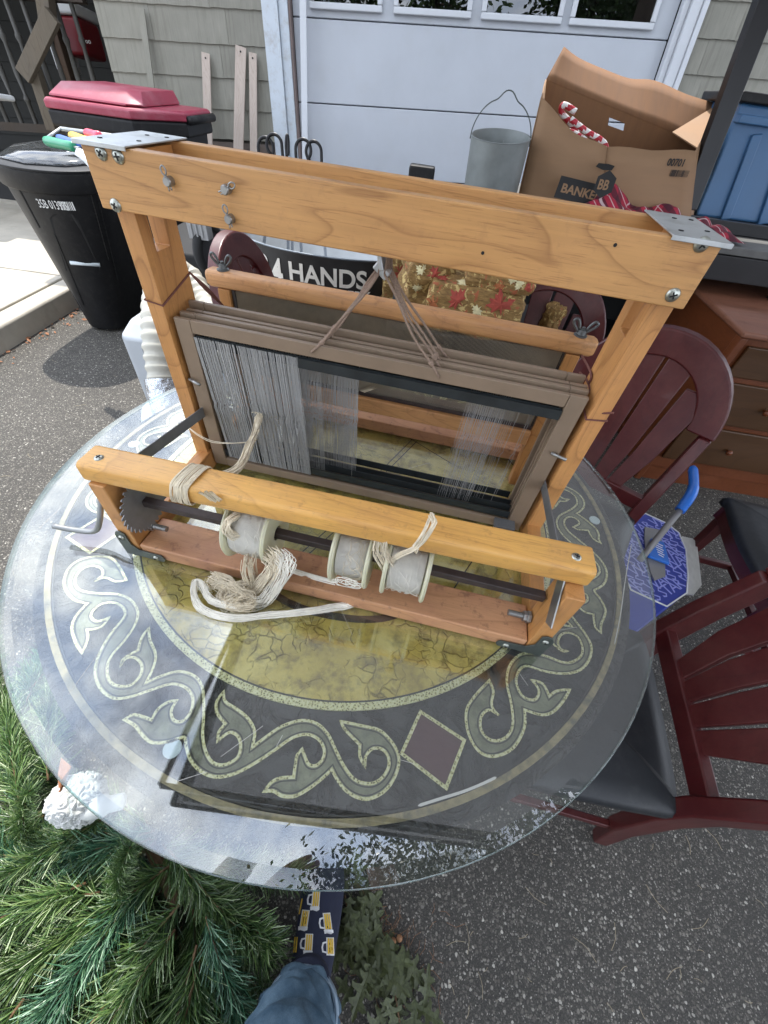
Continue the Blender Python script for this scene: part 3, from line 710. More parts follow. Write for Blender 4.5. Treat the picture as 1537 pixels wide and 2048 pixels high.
for q in ((966, 506), (1231, 490)):
    c = lly(*q, .2218); c.y = .2219; b = B(); b.lathe([(0, 0), (.0019, 0), (.0019, .0004), (0, .0004)], c, (0, -1, 0), 10); part('pin_hole', b, m_dark, loom)
# four shaft frames
random.seed(11)
FX0, FX1, FZ0, FZ1 = .034, .683, .012, .314
for k in range(4):
    y0 = .2455+.0165*k; y1 = y0+.008; dz = (0, .003, .001, .008)[k]; dx = (0, .001, .002, -.002)[k]
    x0, x1, z0, z1 = FX0+dx, FX1+dx, FZ0+dz, FZ1+dz
    b = B(); b.box(x0, x0+.027, y0, y1, z0, z1); b.box(x1-.027, x1, y0, y1, z0, z1)
    b.box(x0+.0275, x1-.0275, y0, y1, z1-.021, z1); b.box(x0+.0275, x1-.0275, y0, y1, z0, z0+.020)
    fr = part('shaft_frame', b, m_frame, loom, bevel=.0012)
    xs = .238 if k == 0 else x0+.028
    b = B(); b.box(x0+.028, x1-.030, y0+.003, y0+.0045, z1-.043, z1-.025); b.box(x0+.028, x1-.030, y0+.003, y0+.0045, z0+.027, z0+.043)
    part('heddle_bar', b, m_blackbar, fr)
    b = B()
    def hed(x, y, thick=.00042, lean=0.0, top=0, bot=0):
        zt, zb = z1-.026+top, z0+.028+bot; zm = (zt+zb)/2+.012*jit(.15); n = 9; pts = []; ph = jit(.0002)
        for i, (z, o_) in enumerate(((zt, 0), (zt-.006, .0004), (zt-.018, 0), (zt-.055, .0003), (zm+.012, .0002), (zm+.005, .0016), (zm-.005, -.0012), (zm-.02, 0), (zb+.05, .0003), (zb+.012, -.0003), (zb, 0))):
            pts.append((x+o_+ph+lean*(zt-z), y+jit(.0003), z))
        b.tube(pts, thick, 4, cap=False)
    if k == 0:
        x = .0625
        while x < .238:
            if not (.131 < x < .1345): hed(x+jit(.00012), y0-.0005+jit(.0006), random.choice((.0007, .00085, .00095)), .045)
            x += .00205 if random.random() > .13 else .0034
    if k in (1, 2, 3):
        x = .066+.004*k; end = (.27, .33, .325)[k-1]
        while x < end:
            hed(x+jit(.0003), y0+.001, .00058, .02); x += .0026
        x = .512+.006*k
        while x < (.58, .60, .585)[k-1]:
            hed(x+jit(.0005), y0+.001, .00032, .03*-1+jit(.01)); x += .0034
        for xx in ((.335,), (.604, .622), (.63,))[k-1]: hed(xx, y0+.001, .0004, -.02)
    part('heddle_wires', b, m_wire, fr, kind='stuff', smooth=True)
    if k == 0: 
        b = B(); b.box(.239, x1-.028, y0-.0025, y0+.0022, z1-.042, z1-.026); part('heddle_bar', b, m_blackbar, fr)
for c in ((390, 763), (1118, 912)):
    p = lly(*c, .238); b = B(); b.tube([p+Vector((-.012, .004, 0)), p+Vector((.012, -.006, -.0005))], .0028, 10); part('guide_pin', b, m_steel, loom, smooth=True)
# felt pads under the frame
lp('felt_pad', mat('grey_felt', (.10, .10, .10), .95, 0, .2, 60, .4, 500), [(.628, .668, .222, .2445, .030, .0385)], bevel=.001)
# lifting cords from the hub to the frames
hub = lly(768, 530, .27)
b = B(); b.bar(hub+Vector((-.01, 0, .002)), hub+Vector((.008, 0, -.012)), .012, .02, (0, 1, 0)); b.bar(hub+Vector((-.006, 0, .02)), hub+Vector((.0, 0, -.004)), .006, .03, (0, 1, 0))
part('pulley_hook', b, m_zinc, loom, bevel=.002)
for k in range(4):
    y = .2495+.0165*k; z1 = FZ1-.011+(0, .003, .001, .008)[k]
    L0 = lly(618, 688, y); R0 = lly(882, 738, y)
    for e, s in ((Vector((.262+.004*k, y, z1)), -1), (Vector((.463+.003*k, y, z1)), 1)):
        top_ = hub+Vector((s*.004+.002*k*s, (k-1.5)*.006, -.008)); pts = []
        for i in range(13):
            t = i/12; p = top_.lerp(e+Vector((0, -.006, 0)), t); p.z += .006*math.sin(t*math.pi)*(-1); p.x += .002*math.sin(t*9+k); pts.append(p)
        pts.append(e+Vector((0, -.001, -.003))); b = B(); b.tube(pts, .0019, 7); part('lift_cord', b, m_cord, loom, smooth=True)
        b = B(); b.lathe([(.0019, -.004), (.0033, -.003), (.0033, .003), (.0019, .004)], pts[-4], Vector(pts[-3])-Vector(pts[-5]), 8); part('cord_knot', b, m_cord, loom, smooth=True)
        b = B(); b.tube([top_, hub+Vector((s*.006, (k-1.5)*.004, .03)), hub+Vector((s*.03, 0, .075))], .0017, 6); part('lift_cord', b, m_cord, loom, smooth=True)
# cords tied round the posts
for x0, x1, z, dz, dd in ((-.0012, .0272, .336, .018, 1), (.6908, .7192, .285, .0, -1)):
    b = B(); q = [(x0, .2388, z), (x1, .2388, z-.004*dd), (x1, .327, z+dz), (x0, .327, z+dz)]; b.tube(q, .0016, 6, closed=True); part('tie_cord', b, m_cord2, loom)
    xx = x1 if dd > 0 else x0
    for j in range(3):
        b = B(); b.tube(smooth_path([(xx, .326, z+dz), (xx+dd*.012, .34+.004*j, z-.01), (xx+dd*.02, .37+.006*j, z-.045-.006*j)], 5), .0014, 6); part('tie_cord', b, m_cord2, loom)
b = B(); b.tube(smooth_path([llx(1160, 745, .685), lly(1178, 768, .30), lly(1190, 820, .25), lly(1228, 826, .236)], 6), .0017, 6); part('tie_cord', b, m_cord2, loom)
b = B(); b.tube(smooth_path([lly(1157, 700, .42), lly(1182, 745, .31), lly(1178, 768, .30)], 6), .0017, 6); part('tie_cord', b, m_cord2, loom)
# beater with reed
beam(.012, .706, .388, .418, .312, .340, w_rail, 'beater_cap', .008, ch=.004)
for x0, x1 in ((.030, .054), (.664, .688)): lp('beater_arm', w_z, [(x0, x1, .391, .414, .004, .3115)])
lp('beater_sill', w_rail, [(.0545, .6635, .386, .420, .118, .150)])
lp('reed_channel', m_rod, [(.056, .662, .394, .408, .1505, .158)], bevel=.001)
b = B(); x = .062
while x < .660:
    b.box(x, x+.0006, .397, .404, .158, .309); x += .0021
part('reed_dents', b, m_reed, loom, kind='stuff')
lp('reed_rail', mat('reed_tape', (.06, .05, .045), .7), [(.056, .0615, .395, .407, .158, .311), (.6605, .6632, .395, .407, .158, .311)], bevel=0)
m_wing = mat('dark_wing_nut', (.14, .15, .15), .45, .7, .2, 60, .2)
for x in (.042, .676):
    b = B(); b.lathe([(0, 0), (.011, 0), (.011, .002), (.007, .003), (.006, .010), (.003, .011), (.003, .014), (0, .014)], (x, .403, .3395), (0, 0, 1), 16); wn = part('wing_nut', b, m_wing, loom, auto=True)
    for s in (-1, 1):
        b = B(); b.tube(smooth_path([(x+s*.005, .403, .345), (x+s*.010, .403, .349), (x+s*.017, .403, .356), (x+s*.019, .403, .362), (x+s*.014, .403, .364), (x+s*.009, .403, .358), (x+s*.006, .403, .350)], 4), .0022, 7); part('wing', b, m_wing, wn, smooth=True)
b = B(); b.tube([(.035, .47, .12), (.685, .47, .12)], .012, 16); part('cloth_roller', b, mat('grey_roller', (.16, .13, .11), .5, .3), loom, smooth=True)
# flat steel braces from the back beam to the posts
for x, a, c in ((.040, (.045, .181), (.262, .150)), (.684, (.035, .180), (.262, .150))):
    b = B(); b.bar((x, a[0], a[1]-.010), (x, c[0], c[1]-.012), .0022, .020); part('flat_brace', b, m_saw, loom, bevel=.0005)
b = B(); b.bar((.6885, -.014, .112), (.6885, .035, .168), .0022, .024); part('pawl_plate', b, m_steel, loom, bevel=.0005)
b = B(); b = B()
# rod, ratchet wheel, crank
RY, RZ = .036, .106
b = B(); b.bar((.034, RY, RZ), (.688, RY, RZ), .0135, .0135); rod = part('warp_rod', b, m_rod, loom, bevel=.002)
b = B(); nt_ = 30; pl = []
for i in range(nt_):
    a = -2*math.pi*i/nt_; pl += [(.045*math.cos(a), .045*math.sin(a)), (.052*math.cos(a-.05), .052*math.sin(a-.05)), (.0515*math.cos(a-.11), .0515*math.sin(a-.11))]
Mx = Matrix.Translation((.047, RY, RZ)) @ Matrix.Rotation(R(90), 4, 'Y'); b.prism(pl, 0, .0016, Mx); part('ratchet_wheel', b, m_saw, loom)
ck = [Vector((-.002, RY-.004, RZ-.004)), Vector((-.020, RY-.004, RZ-.004)), lly(203, 1000, .03), lly(200, 1040, .012), lly(190, 1062, .005), lly(150, 1060, .0), lly(108, 1052, -.004)]
b = B(); b.tube(smooth_path(ck, 5), .0048, 12); part('crank_handle', b, mat('crank_steel', (.26, .27, .27), .45, .7, .15, 40, .1), loom, smooth=True)

# ------------------------------------------------------------------ spools on the rod (each slides off: a thing of its own)
def cloudy():
    m, nt, b, o = newmat('cloudy_plastic'); b.inputs['Base Color'].default_value = (.72, .70, .50, 1); b.inputs['Roughness'].default_value = .35
    b.inputs['Transmission Weight'].default_value = .25; b.inputs['Subsurface Weight'].default_value = .4; b.inputs['Subsurface Radius'].default_value = (.01, .01, .006); return m
m_spool = cloudy()
random.seed(5)
def yarnpath(pts, r, nb, spread, bb, seg=4, wob=.002):
    for j in range(nb):
        a = random.uniform(0, 6.28); rr = spread*math.sqrt(random.random()); q = []; ph = random.uniform(0, 6)
        for i, p in enumerate(pts):
            tw = a+i*.25; q.append(Vector(p)+Vector((math.cos(tw)*rr, math.sin(tw)*rr*.6, math.sin(tw+.5)*rr))+Vector((jit(wob), jit(wob), jit(wob)*.5)))
        bb.tube(smooth_path(q, 3), r, seg, cap=False)
spc = ((.2375, .062, 'large spool of white warp thread with a skein of yarn spilling from under it', .044), (.398, .052, 'middle spool of cream thread with loose loops hanging below', .041), (.481, .060, 'spool of white thread on the rod under the tied cream loop', .043))
for xc, wd, lab, rw in spc:
    c = LV((xc, RY, RZ)); s = thing('thread_spool', lab, 'spool', c, YAW, group='thread spools on the loom rod')
    for sx in (-1, 1):
        b = B(); x = sx*wd/2; b.lathe([(.012, -.0035), (.050, -.003), (.052, 0), (.050, .003), (.012, .0035)], (x, 0, 0), (1, 0, 0), 48); part('flange', b, m_spool, s, auto=True)
    b = B(); b.lathe([(.0115, -wd/2-.002), (.0115, wd/2+.002)], (0, 0, 0), (1, 0, 0), 20); part('core', b, m_spool, s)
    pr = [(.013, -wd/2+.004)]; nturn = 34
    for i in range(nturn):
        t = i/(nturn-1); x = -wd/2+.005+t*(wd-.010); rr = rw*(1-.05*abs(2*t-1)**2)+jit(.0004)
        pr += [(rr-.0016, x-.0007), (rr+.0006, x)]
    pr.append((.013, wd/2-.004)); b = B(); b.lathe(pr, (0, 0, 0), (1, 0, 0), 48)
    part('thread_winding', b, m_yarnw, s, smooth=True)
    b = B()
    for j in range(14):
        a0 = random.uniform(0, 6.3); x0 = random.uniform(-wd*.4, wd*.4); q = []
        for i in range(12):
            t = i/11; a = a0+t*2.6; q.append(Vector((x0+t*jit(.015)+.008*t, math.cos(a)*(rw+.001), math.sin(a)*(rw+.001))))
        b.tube(q, .00045, 4)
    part('loose_turns', b, m_yarn if 'middle' in lab else m_yarnw, s, kind='stuff', smooth=True)
# yarn skeins
sk = thing('yarn_skein', 'tangled skein of unbleached yarn spilling from the large spool onto the glass', 'yarn', LV((.2, -.03, 0)))
def Lly(x, y, yl): return LV(lly(x, y, yl))-sk.location
def Lz(x, y, z): return PZ(x, y, T+z)-sk.location
b = B()
yarnpath([Lly(540, 1112, -.012), Lly(555, 1125, -.02), Lly(540, 1150, -.025), Lz(515, 1175, .012), Lz(480, 1200, .010), Lz(455, 1212, .008)], .0006, 60, .016, b)
yarnpath([Lly(500, 1115, -.012), Lly(496, 1135, -.015), Lz(500, 1165, .02), Lz(470, 1180, .018), Lz(440, 1170, .015), Lz(425, 1160, .012)], .0006, 40, .013, b)
yarnpath([Lz(425, 1155, .014), Lz(455, 1165, .02), Lz(480, 1185, .018), Lz(500, 1195, .012), Lz(500, 1215, .008), Lz(465, 1216, .006), Lz(440, 1205, .006), Lz(450, 1185, .01)], .0006, 50, .010, b, wob=.004)
part('cream_strands', b, m_yarn, sk, kind='stuff', smooth=True)
b = B()
yarnpath([Lz(470, 1215, .008), Lz(420, 1200, .010), Lz(405, 1170, .012), Lz(390, 1165, .012), Lz(388, 1190, .010), Lz(402, 1215, .007), Lz(435, 1232, .006), Lz(485, 1236, .006), Lz(540, 1230, .006), Lz(600, 1225, .006), Lz(655, 1217, .005), Lz(690, 1212, .004), Lz(712, 1205, .003)], .0006, 60, .0052, b, wob=.0022)
yarnpath([Lly(560, 1112, -.012), Lly(575, 1128, -.022), Lly(560, 1160, -.03), Lz(530, 1200, .008), Lz(500, 1212, .006)], .0006, 40, .013, b)
yarnpath([Lly(565, 1135, -.012), Lz(600, 1146, .036), Lz(640, 1158, .036), Lz(672, 1166, .036)], .0007, 16, .0045, b, wob=.0006)
part('white_strands', b, m_yarnw, sk, kind='stuff', smooth=True)
b = B()
for j in range(26):
    c = Lz(random.uniform(420, 505), random.uniform(1160, 1215), random.uniform(.008, .03)); q = []; a0 = random.uniform(0, 6); r = random.uniform(.005, .012); ax = Vector((jit(1), jit(1), .6)).normalized(); u = ax.orthogonal().normalized(); v = ax.cross(u)
    for i in range(10): a = a0+i*.6; q.append(c+(u*math.cos(a)+v*math.sin(a))*r)
    b.tube(q, .0006, 4)
part('loose_loops', b, m_yarn, sk, kind='stuff', smooth=True)
# loops tied round the beam
def hank(label, x, loops, wdt, extra):
    h = thing('yarn_hank', label, 'yarn', LV((x, .03, .17)), YAW); b = B(); off = Vector((x, .03, .17))
    for j in range(loops):
        xx = x+(j/loops-.5)*wdt; sl = .010; y0, y1, z0, z1 = -.004+jit(.001), .052, .165, .2035+jit(.001)
        yo = .027*xx+.004
        q = [(xx+jit(.002), y0+yo, z0+.004), (xx+jit(.0015)+.003, y0+yo, z1-.01), (xx+.006+jit(.001), y0+yo+.010, z1), (xx+.010+jit(.001), y1+yo-.014, z1), (xx+.010, y1+yo-.003, z1-.01), (xx+.006, y1+yo-.003, z0+.003), (xx+.004, y1+yo-.016, z0-.002), (xx, y0+yo+.012, z0-.003)]
        b.tube([Vector(p)-off for p in smooth_path(q, 4, True)], .0009, 5, closed=True)
    part('wraps', b, m_yarn, h, kind='stuff', smooth=True); b = B()
    extra(b, off); part('tail', b, m_yarn, h, kind='stuff', smooth=True); return h
def ex1(b, off):
    P = lambda x, y, yl: lly(x, y, yl)-off
    yarnpath([P(430, 955, .045), P(465, 945, .06), P(485, 925, .10), P(500, 890, .15), P(513, 862, .215), P(516, 842, .232), P(519, 832, .238)], .00075, 46, .0062, b, 5, .0028)
    for j in range(16):
        e = P(519+jit(6), 834+jit(8), .236); yarnpath([P(514, 858, .212), e, e+Vector((jit(.008), -.003, jit(.008)-.004))], .0006, 1, .001, b)
    for j in range(2): yarnpath([P(515, 880, .17), P(480, 887, .19), P(430, 885, .2), P(395, 868, .22), P(370, 848, .24)], .0007, 1, .001, b)
    for j in range(22): yarnpath([P(400+j*1.2, 985, -.002), P(425+j, 1003, .01), P(450+j*.6, 1018, .025), P(465+j, 1030, .03)], .0009, 1, .001, b)
    yarnpath([P(475, 1030, .02), P(455, 1045, .0), P(456, 1065, -.005), P(475, 1072, .0), P(490, 1060, .01)], .0009, 24, .006, b, 5, .002)
hank('thick hank of cream yarn wound round the beam and tied up to the wire heddles', .150, 26, .028, ex1)
def ex2(b, off):
    P = lambda x, y, yl: lly(x, y, yl)-off
    yarnpath([P(862, 1030, .03), P(868, 1045, .01), P(855, 1070, .0), P(835, 1095, -.004), P(800, 1110, .0), P(780, 1120, .01), P(772, 1105, .02)], .0007, 12, .003, b, 5, .001)
    yarnpath([P(865, 1028, .045), P(857, 1045, .012), P(850, 1062, .0), P(828, 1092, -.003)], .0007, 6, .002, b, 5, .001)
    yarnpath([P(765, 1070, .02), P(760, 1100, .01), P(772, 1125, .005), P(780, 1140, .01)], .0006, 30, .009, b, 4, .003)
hank('small looped cream cord draped over the beam above the right spool', .487, 2, .004, ex2)
b = B()
for j in range(7):
    q = []; c = lly(700+jit(14), 1163+jit(5), -.012); r = .010+jit(.004)
    for i in range(9): a = i*.75+j; q.append(LV(c+Vector((math.cos(a)*r*1.6, jit(.002), math.sin(a)*r*.7))))
    b.tube(smooth_path(q, 3), .0006, 4)
single('thread_loops', b, m_yarnw, 'small loose loops of pale thread hanging under the middle spool', 'thread', kind='stuff', smooth=True)
tr = B(); yarnpath([LV(lly(705, 790, .40)), LV(lly(740, 775, .40)), LV(lly(770, 768, .41)), LV(lly(810, 766, .415))], .0008, 26, .006, tr, 4, .002)
single('warp_threads', tr, m_yarn, 'bundle of cream warp threads lying over the low rail behind the heddles', 'yarn', smooth=True, kind='stuff')

# ------------------------------------------------------------------ black bin with clear lid
random.seed(21)
m_bin = mat('black_bin_plastic', (.010, .010, .011), .5, 0, .2, 12, .2, 160, dirt=((.06, .06, .055), 30, .25))
m_bin.node_tree.nodes['Principled BSDF'].inputs['Specular IOR Level'].default_value = .3
m_binw = mat('bin_print', (.78, .78, .76), .6, 0, .05, 10, 0)
def sec(poly, z): return [Vector((p[0], p[1], z)) for p in poly]
def lerp_poly(a, c, t): return [(p[0]*(1-t)+q[0]*t, p[1]*(1-t)+q[1]*t) for p, q in zip(a, c)]
bin1 = thing('wheelie_bin', 'black wheelie bin with a clear domed lid standing by the kerb', 'bin', (-1.95, 2.85, 0))
topP = [(-2.30, 2.62), (-2.22, 2.48), (-2.06, 2.405), (-1.88, 2.42), (-1.77, 2.52), (-1.735, 2.66), (-1.74, 3.0), (-1.78, 3.10), (-2.25, 3.10), (-2.30, 3.02)]
botP = [(-2.17, 2.60), (-2.16, 2.56), (-2.13, 2.535), (-2.03, 2.535), (-1.98, 2.57), (-1.955, 2.64), (-1.94, 2.98), (-1.96, 3.02), (-2.15, 3.02), (-2.17, 2.98)]
def dens2(P): return [(p.x, p.y) for p in smooth_path([(x, y, 0) for x, y in P], 4, True)]
topP, botP = dens2(topP), dens2(botP)
def ins(poly, k):
    cx = sum(p[0] for p in poly)/len(poly); cy = sum(p[1] for p in poly)/len(poly); return [(cx+(p[0]-cx)*k, cy+(p[1]-cy)*k) for p in poly]
b = B(); b.loft([sec(lerp_poly(botP, topP, t), .02+.80*t) for t in (0, .03, .3, .6, .97)], cap=True); binB = b; body = part('body', b, m_bin, bin1, absolute=True, auto=True)
b = B(); b.loft([sec(ins(topP, 1.03), .775), sec(ins(topP, 1.05), .785), sec(ins(topP, 1.05), .865), sec(ins(topP, 1.02), .875)]); part('collar', b, m_bin, bin1, absolute=True, bevel=.006)
b = B(); b.loft([sec(ins(topP, 1.07), .866), sec(ins(topP, 1.07), .876), sec(ins(topP, .95), .882)]); part('rim', b, m_bin, bin1, absolute=True, bevel=.003)
from mathutils.bvhtree import BVHTree
bt = BVHTree.FromPolygons([tuple(v) for v in binB.v], binB.f)
def onbin(x, y, o=.011):
    h = bt.ray_cast(C0, ray(GA, x, y).normalized())
    if h[0] is None: h = (PY(x, y, 2.5), Vector((0, -1, 0)))
    return h[0]+h[1]*(o if h[1].y < 0 else -o)
b = B(); q = [onbin(x, y, .0025) for x, y in ((133, 541), (100, 436), (108, 428), (146, 428), (157, 440), (202, 541))]
b.add(q, [tuple(range(6))]); part('recess_panel', b, m_dark, bin1, absolute=True)
b = B(); b.tube([onbin(143, 524, .010), onbin(199, 528, .010)], .010, 10); part('grab_bar', b, m_pad, bin1, absolute=True, smooth=True)
for i in range(9):
    if i == 4: continue
    x = 58+i*9.5; b = B(); b.bar(onbin(x, 362, .001), onbin(x+5, 374, .001), .006, .006, (0, -1, 0)); part('rib', b, m_dark, bin1, absolute=True)
for q0, q1 in (((40, 380), (80, 455)), ((192, 380), (236, 560)), ((180, 380), (218, 520)), ((110, 470), (168, 610))):
    b = B(); b.bar(onbin(*q0, .001), onbin(*q1, .001), .007, .005, (0, -1, 0)); part('rib', b, m_bin, bin1, absolute=True)
a = onbin(82, 413); c = onbin(128, 418); up = onbin(78, 402)-a
text('serial_number', '35B 013995', .056, m_binw, bin1, frameM(a-bin1.location, c-a, up), sx=.56)
MB = frameM(onbin(126, 418), onbin(150, 419)-onbin(126, 418), up); b = B(); x = 0
for wj in (.006, .003, .005, .004, .006, .003, .005, .006): b.box(x, x+wj, 0, .040, 0, .001, MB); x += wj+.0035
part('barcode', b, m_binw, bin1, absolute=True)
m_lid = thin_glass('clear_lid_plastic', (.34, .36, .40), .13, .08, haze=.07)
lp_ = [(-2.20, 2.50), (-2.02, 2.44), (-1.86, 2.50), (-1.79, 2.66), (-1.80, 2.98), (-1.86, 3.08), (-2.20, 3.08), (-2.27, 2.98), (-2.27, 2.66)]
b = B(); b.loft([sec(ins(lp_, k), z) for k, z in ((1.05, .883), (1.04, .893), (.97, .902), (.85, .918), (.5, .928))]); lid = part('lid', b, m_lid, bin1, absolute=True, smooth=True)
b = B(); b.tube([(-2.26, 3.12, .95), (-1.74, 3.12, .95)], .010, 10); b.tube([(-2.26, 3.12, .95), (-2.27, 3.0, .92)], .008, 8); b.tube([(-1.76, 3.12, .95), (-1.77, 3.0, .92)], .008, 8); part('hinge_bar', b, m_zinc, bin1, absolute=True, smooth=True)
for x in (-2.2, -1.83):
    b = B(); b.lathe([(0, -.025), (.11, -.025), (.12, -.015), (.12, .015), (.11, .025), (0, .025)], (x, 3.06, .12), (1, 0, 0), 24); part('wheel', b, m_void, bin1, absolute=True)
# garden tools lying on the lid
cols = {'green': (.02, .27, .14), 'blue': (.04, .12, .40), 'yellow': (.75, .47, .06), 'pink': (.75, .08, .14)}
ZL = .91
for nm, a, c, r in (('green', (92, 282), (150, 294), .020), ('blue', (116, 275), (165, 290), .014), ('yellow', (143, 272), (180, 283), .018), ('pink', (174, 267), (200, 272), .018)):
    pa, pc = PY(*a, 2.30), PY(*c, 2.16); t = thing('hand_tool', nm+' handled garden hand tool lying on the clear bin lid', 'garden tool', pa, group='garden hand tools')
    b = B(); pts = [pa.lerp(pc, s) for s in (0, .04, .15, .4, .7, .95, 1)]; b.tube(pts, [r*k for k in (.5, .85, 1, .95, .85, .9, .6)], 14); part('handle', b, mat(nm+'_grip', cols[nm], .35, 0, .08, 20, .05), t, absolute=True, smooth=True)
    d = (pc-pa).normalized(); e = pc+d*.10; b = B(); b.bar(pc-d*.005, pc+d*.04, .010, .006); part('shank', b, m_zinc, t, absolute=True)
    if nm == 'green':
        b = B(); pts = smooth_path([pc+d*.03, pc+d*.08+Vector((0, 0, -.015)), pc+d*.15+Vector((0, 0, -.06)), pc+d*.20+Vector((0, 0, -.12))]); sec_ = []
        b.grid(lambda u, v: pts[min(len(pts)-1, int(v*(len(pts)-1)))]+Vector((0, (u-.5)*.075*(1-.5*v*v), -.02*(2*u-1)**2)), 6, 12); part('blade', b, m_zinc, t, absolute=True, smooth=True, solid=.003)
    else:
        b = B(); b.bar(pc+d*.03, e, .035, .003); part('blade', b, m_zinc, t, absolute=True, bevel=.001)

# red-lidded bin
bin2 = thing('wheelie_bin', 'black wheelie bin with a dull red lid, behind the one with the clear lid', 'bin', (-2.05, 3.7, 0))
m_rlid = mat('faded_red_lid', (.30, .035, .065), .38, 0, .15, 7, .08, 90, dirt=((.5, .25, .28), 5, .3))
A = [(-2.46, 3.38), (-1.93, 3.36), (-1.70, 3.60), (-1.70, 4.0), (-2.46, 4.0)]; Bp = ins(A, .78)
b = B(); b.loft([sec(Bp, .03), sec(ins(A, .97), .96)]); part('body', b, m_bin, bin2, absolute=True, bevel=.02)
b = B(); b.loft([sec(ins(A, 1.02), .93), sec(ins(A, 1.05), .94), sec(ins(A, 1.05), 1.0), sec(ins(A, 1.02), 1.01)]); part('collar', b, m_bin, bin2, absolute=True, bevel=.006)
b = B(); b.loft([sec(ins(A, 1.06), 1.011), sec(ins(A, 1.06), 1.05), sec(ins(A, 1.02), 1.062), sec(ins(A, .9), 1.066)]); ld = part('lid', b, m_rlid, bin2, absolute=True, bevel=.01)
A2 = [(-2.45, 3.39), (-1.95, 3.37), (-1.87, 3.43), (-1.87, 3.95), (-2.45, 3.95)]
b = B(); b.loft([sec(A2, 1.068), sec(ins(A2, 1.0), 1.078), sec([(x, y+.06) for x, y in ins(A2, .86)], 1.135)]); part('raised_top', b, m_rlid, ld, bevel=.008).data.transform(Matrix.Translation(-bin2.location))
b = B(); b.tube([(-1.66, 3.6, 1.02), (-1.66, 4.0, 1.02)], .024, 10); part('hinge_bar', b, m_bin, bin2, absolute=True, smooth=True)
for x in (-2.38, -1.78):
    b = B(); b.lathe([(0, -.025), (.11, -.025), (.12, -.015), (.12, .015), (.11, .025), (0, .025)], (x, 3.95, .12), (1, 0, 0), 24); part('wheel', b, m_void, bin2, absolute=True)

# ------------------------------------------------------------------ portable air conditioner and its ribbed hose
ac = thing('portable_air_conditioner', 'white portable air conditioner lying behind the table by the loom', 'air conditioner', (-1.15, 1.72, 0))
m_ac = mat('cool_white_plastic', (.45, .48, .51), .35, 0, .04, 6, .04, 60)
q = [PZ(x, y, z) for x, y, z in ((228, 655, .50), (246, 628, .52), (330, 622, .52), (425, 640, .50))]
fz = PZ(232, 650, .52); bx = []
prof = [(0, .06), (0, .50), (.05, .56), (.50, .56), (.50, .06), (.46, 0), (.1, 0)]
X_ = (PZ(330, 640, .55)-PZ(240, 655, .55)); X_.z = 0; X_ = Vector((1, -.05, 0)).normalized(); Y_ = Vector((.05, 1, 0)).normalized()
org = PZ(224, 645, .56); 
def acp(u, v, z): return org+X_*u+Y_*v+Vector((0, 0, z-.56))
b = B(); b.loft([[acp(u, v, z) for u, v in rrect(a0, a1, c0, c1, .035, 3)] for a0, a1, c0, c1, z in ((.03, .32, .03, .33, .0), (0, .35, 0, .36, .08), (0, .35, 0, .36, .50), (.035, .32, .05, .33, .555))]); part('body', b, m_ac, ac, absolute=True, bevel=.012, seg=3)
b = B()
for i in range(4):
    M = None; p0 = acp(.12, -.006, .13+.095*i); p1 = acp(.34, -.006, .13+.095*i); b.bar(p0, p1, .08, .008, (0, -1, 0))
part('louvre_panel', b, m_ac, ac, absolute=True, bevel=.004)
b = B(); b.bar(acp(.105, -.003, .12), acp(.105, -.003, .47), .012, .010, (0, -1, 0)); part('trim_groove', b, mat('grey_plastic', (.25, .27, .29), .5), ac, absolute=True)
def hose(px, r, name, label, ring_=True):
    pts = smooth_path(px, 60); q = [pts[0]]; rr = []; acc = 0
    for a, c in zip(pts[:-1], pts[1:]):
        acc += (c-a).length
        if acc > .0065: q.append(c); acc = 0
    rr = [r*(1.0, .985, .90, .90)[i % 4] for i in range(len(q))]
    b = B(); b.tube(q, rr, 28); return single(name, b, mat('cream_hose', (.47, .455, .39), .5, 0, .06, 6, .03), label, 'hose', smooth=True)
hose([PY(345, 850, .98), PY(332, 790, 1.05), PY(321, 730, 1.10), PY(314, 670, 1.15), PY(315, 615, 1.22), PY(325, 565, 1.32), PY(348, 548, 1.42), PY(378, 555, 1.46), PY(405, 600, 1.40), PY(432, 650, 1.30), PY(450, 720, 1.2)], .044, 'exhaust_hose', 'cream ribbed exhaust hose curving up behind the left post of the loom')
tp = B(); tp.tube([PY(340, 825, 1.02), PY(332, 790, 1.05), PY(327, 760, 1.075)], .052, 24, cap=False)
single('silver_tape', tp, mat('foil_tape', (.55, .58, .62), .18, 1, .1, 20, .8, 60, bd=.01), 'wrinkled silver foil tape wound round the lower end of the hose', 'tape', smooth=True)
b = B(); cq = PY(335, 838, 1.02); b.lathe([(.0, .05), (.058, .045), (.072, .02), (.080, -.05), (.0, -.05)], cq, (0, -.3, 1), 28); single('hose_connector', b, m_ac, 'white round hose connector under the foil tape behind the glass', 'connector', smooth=True)

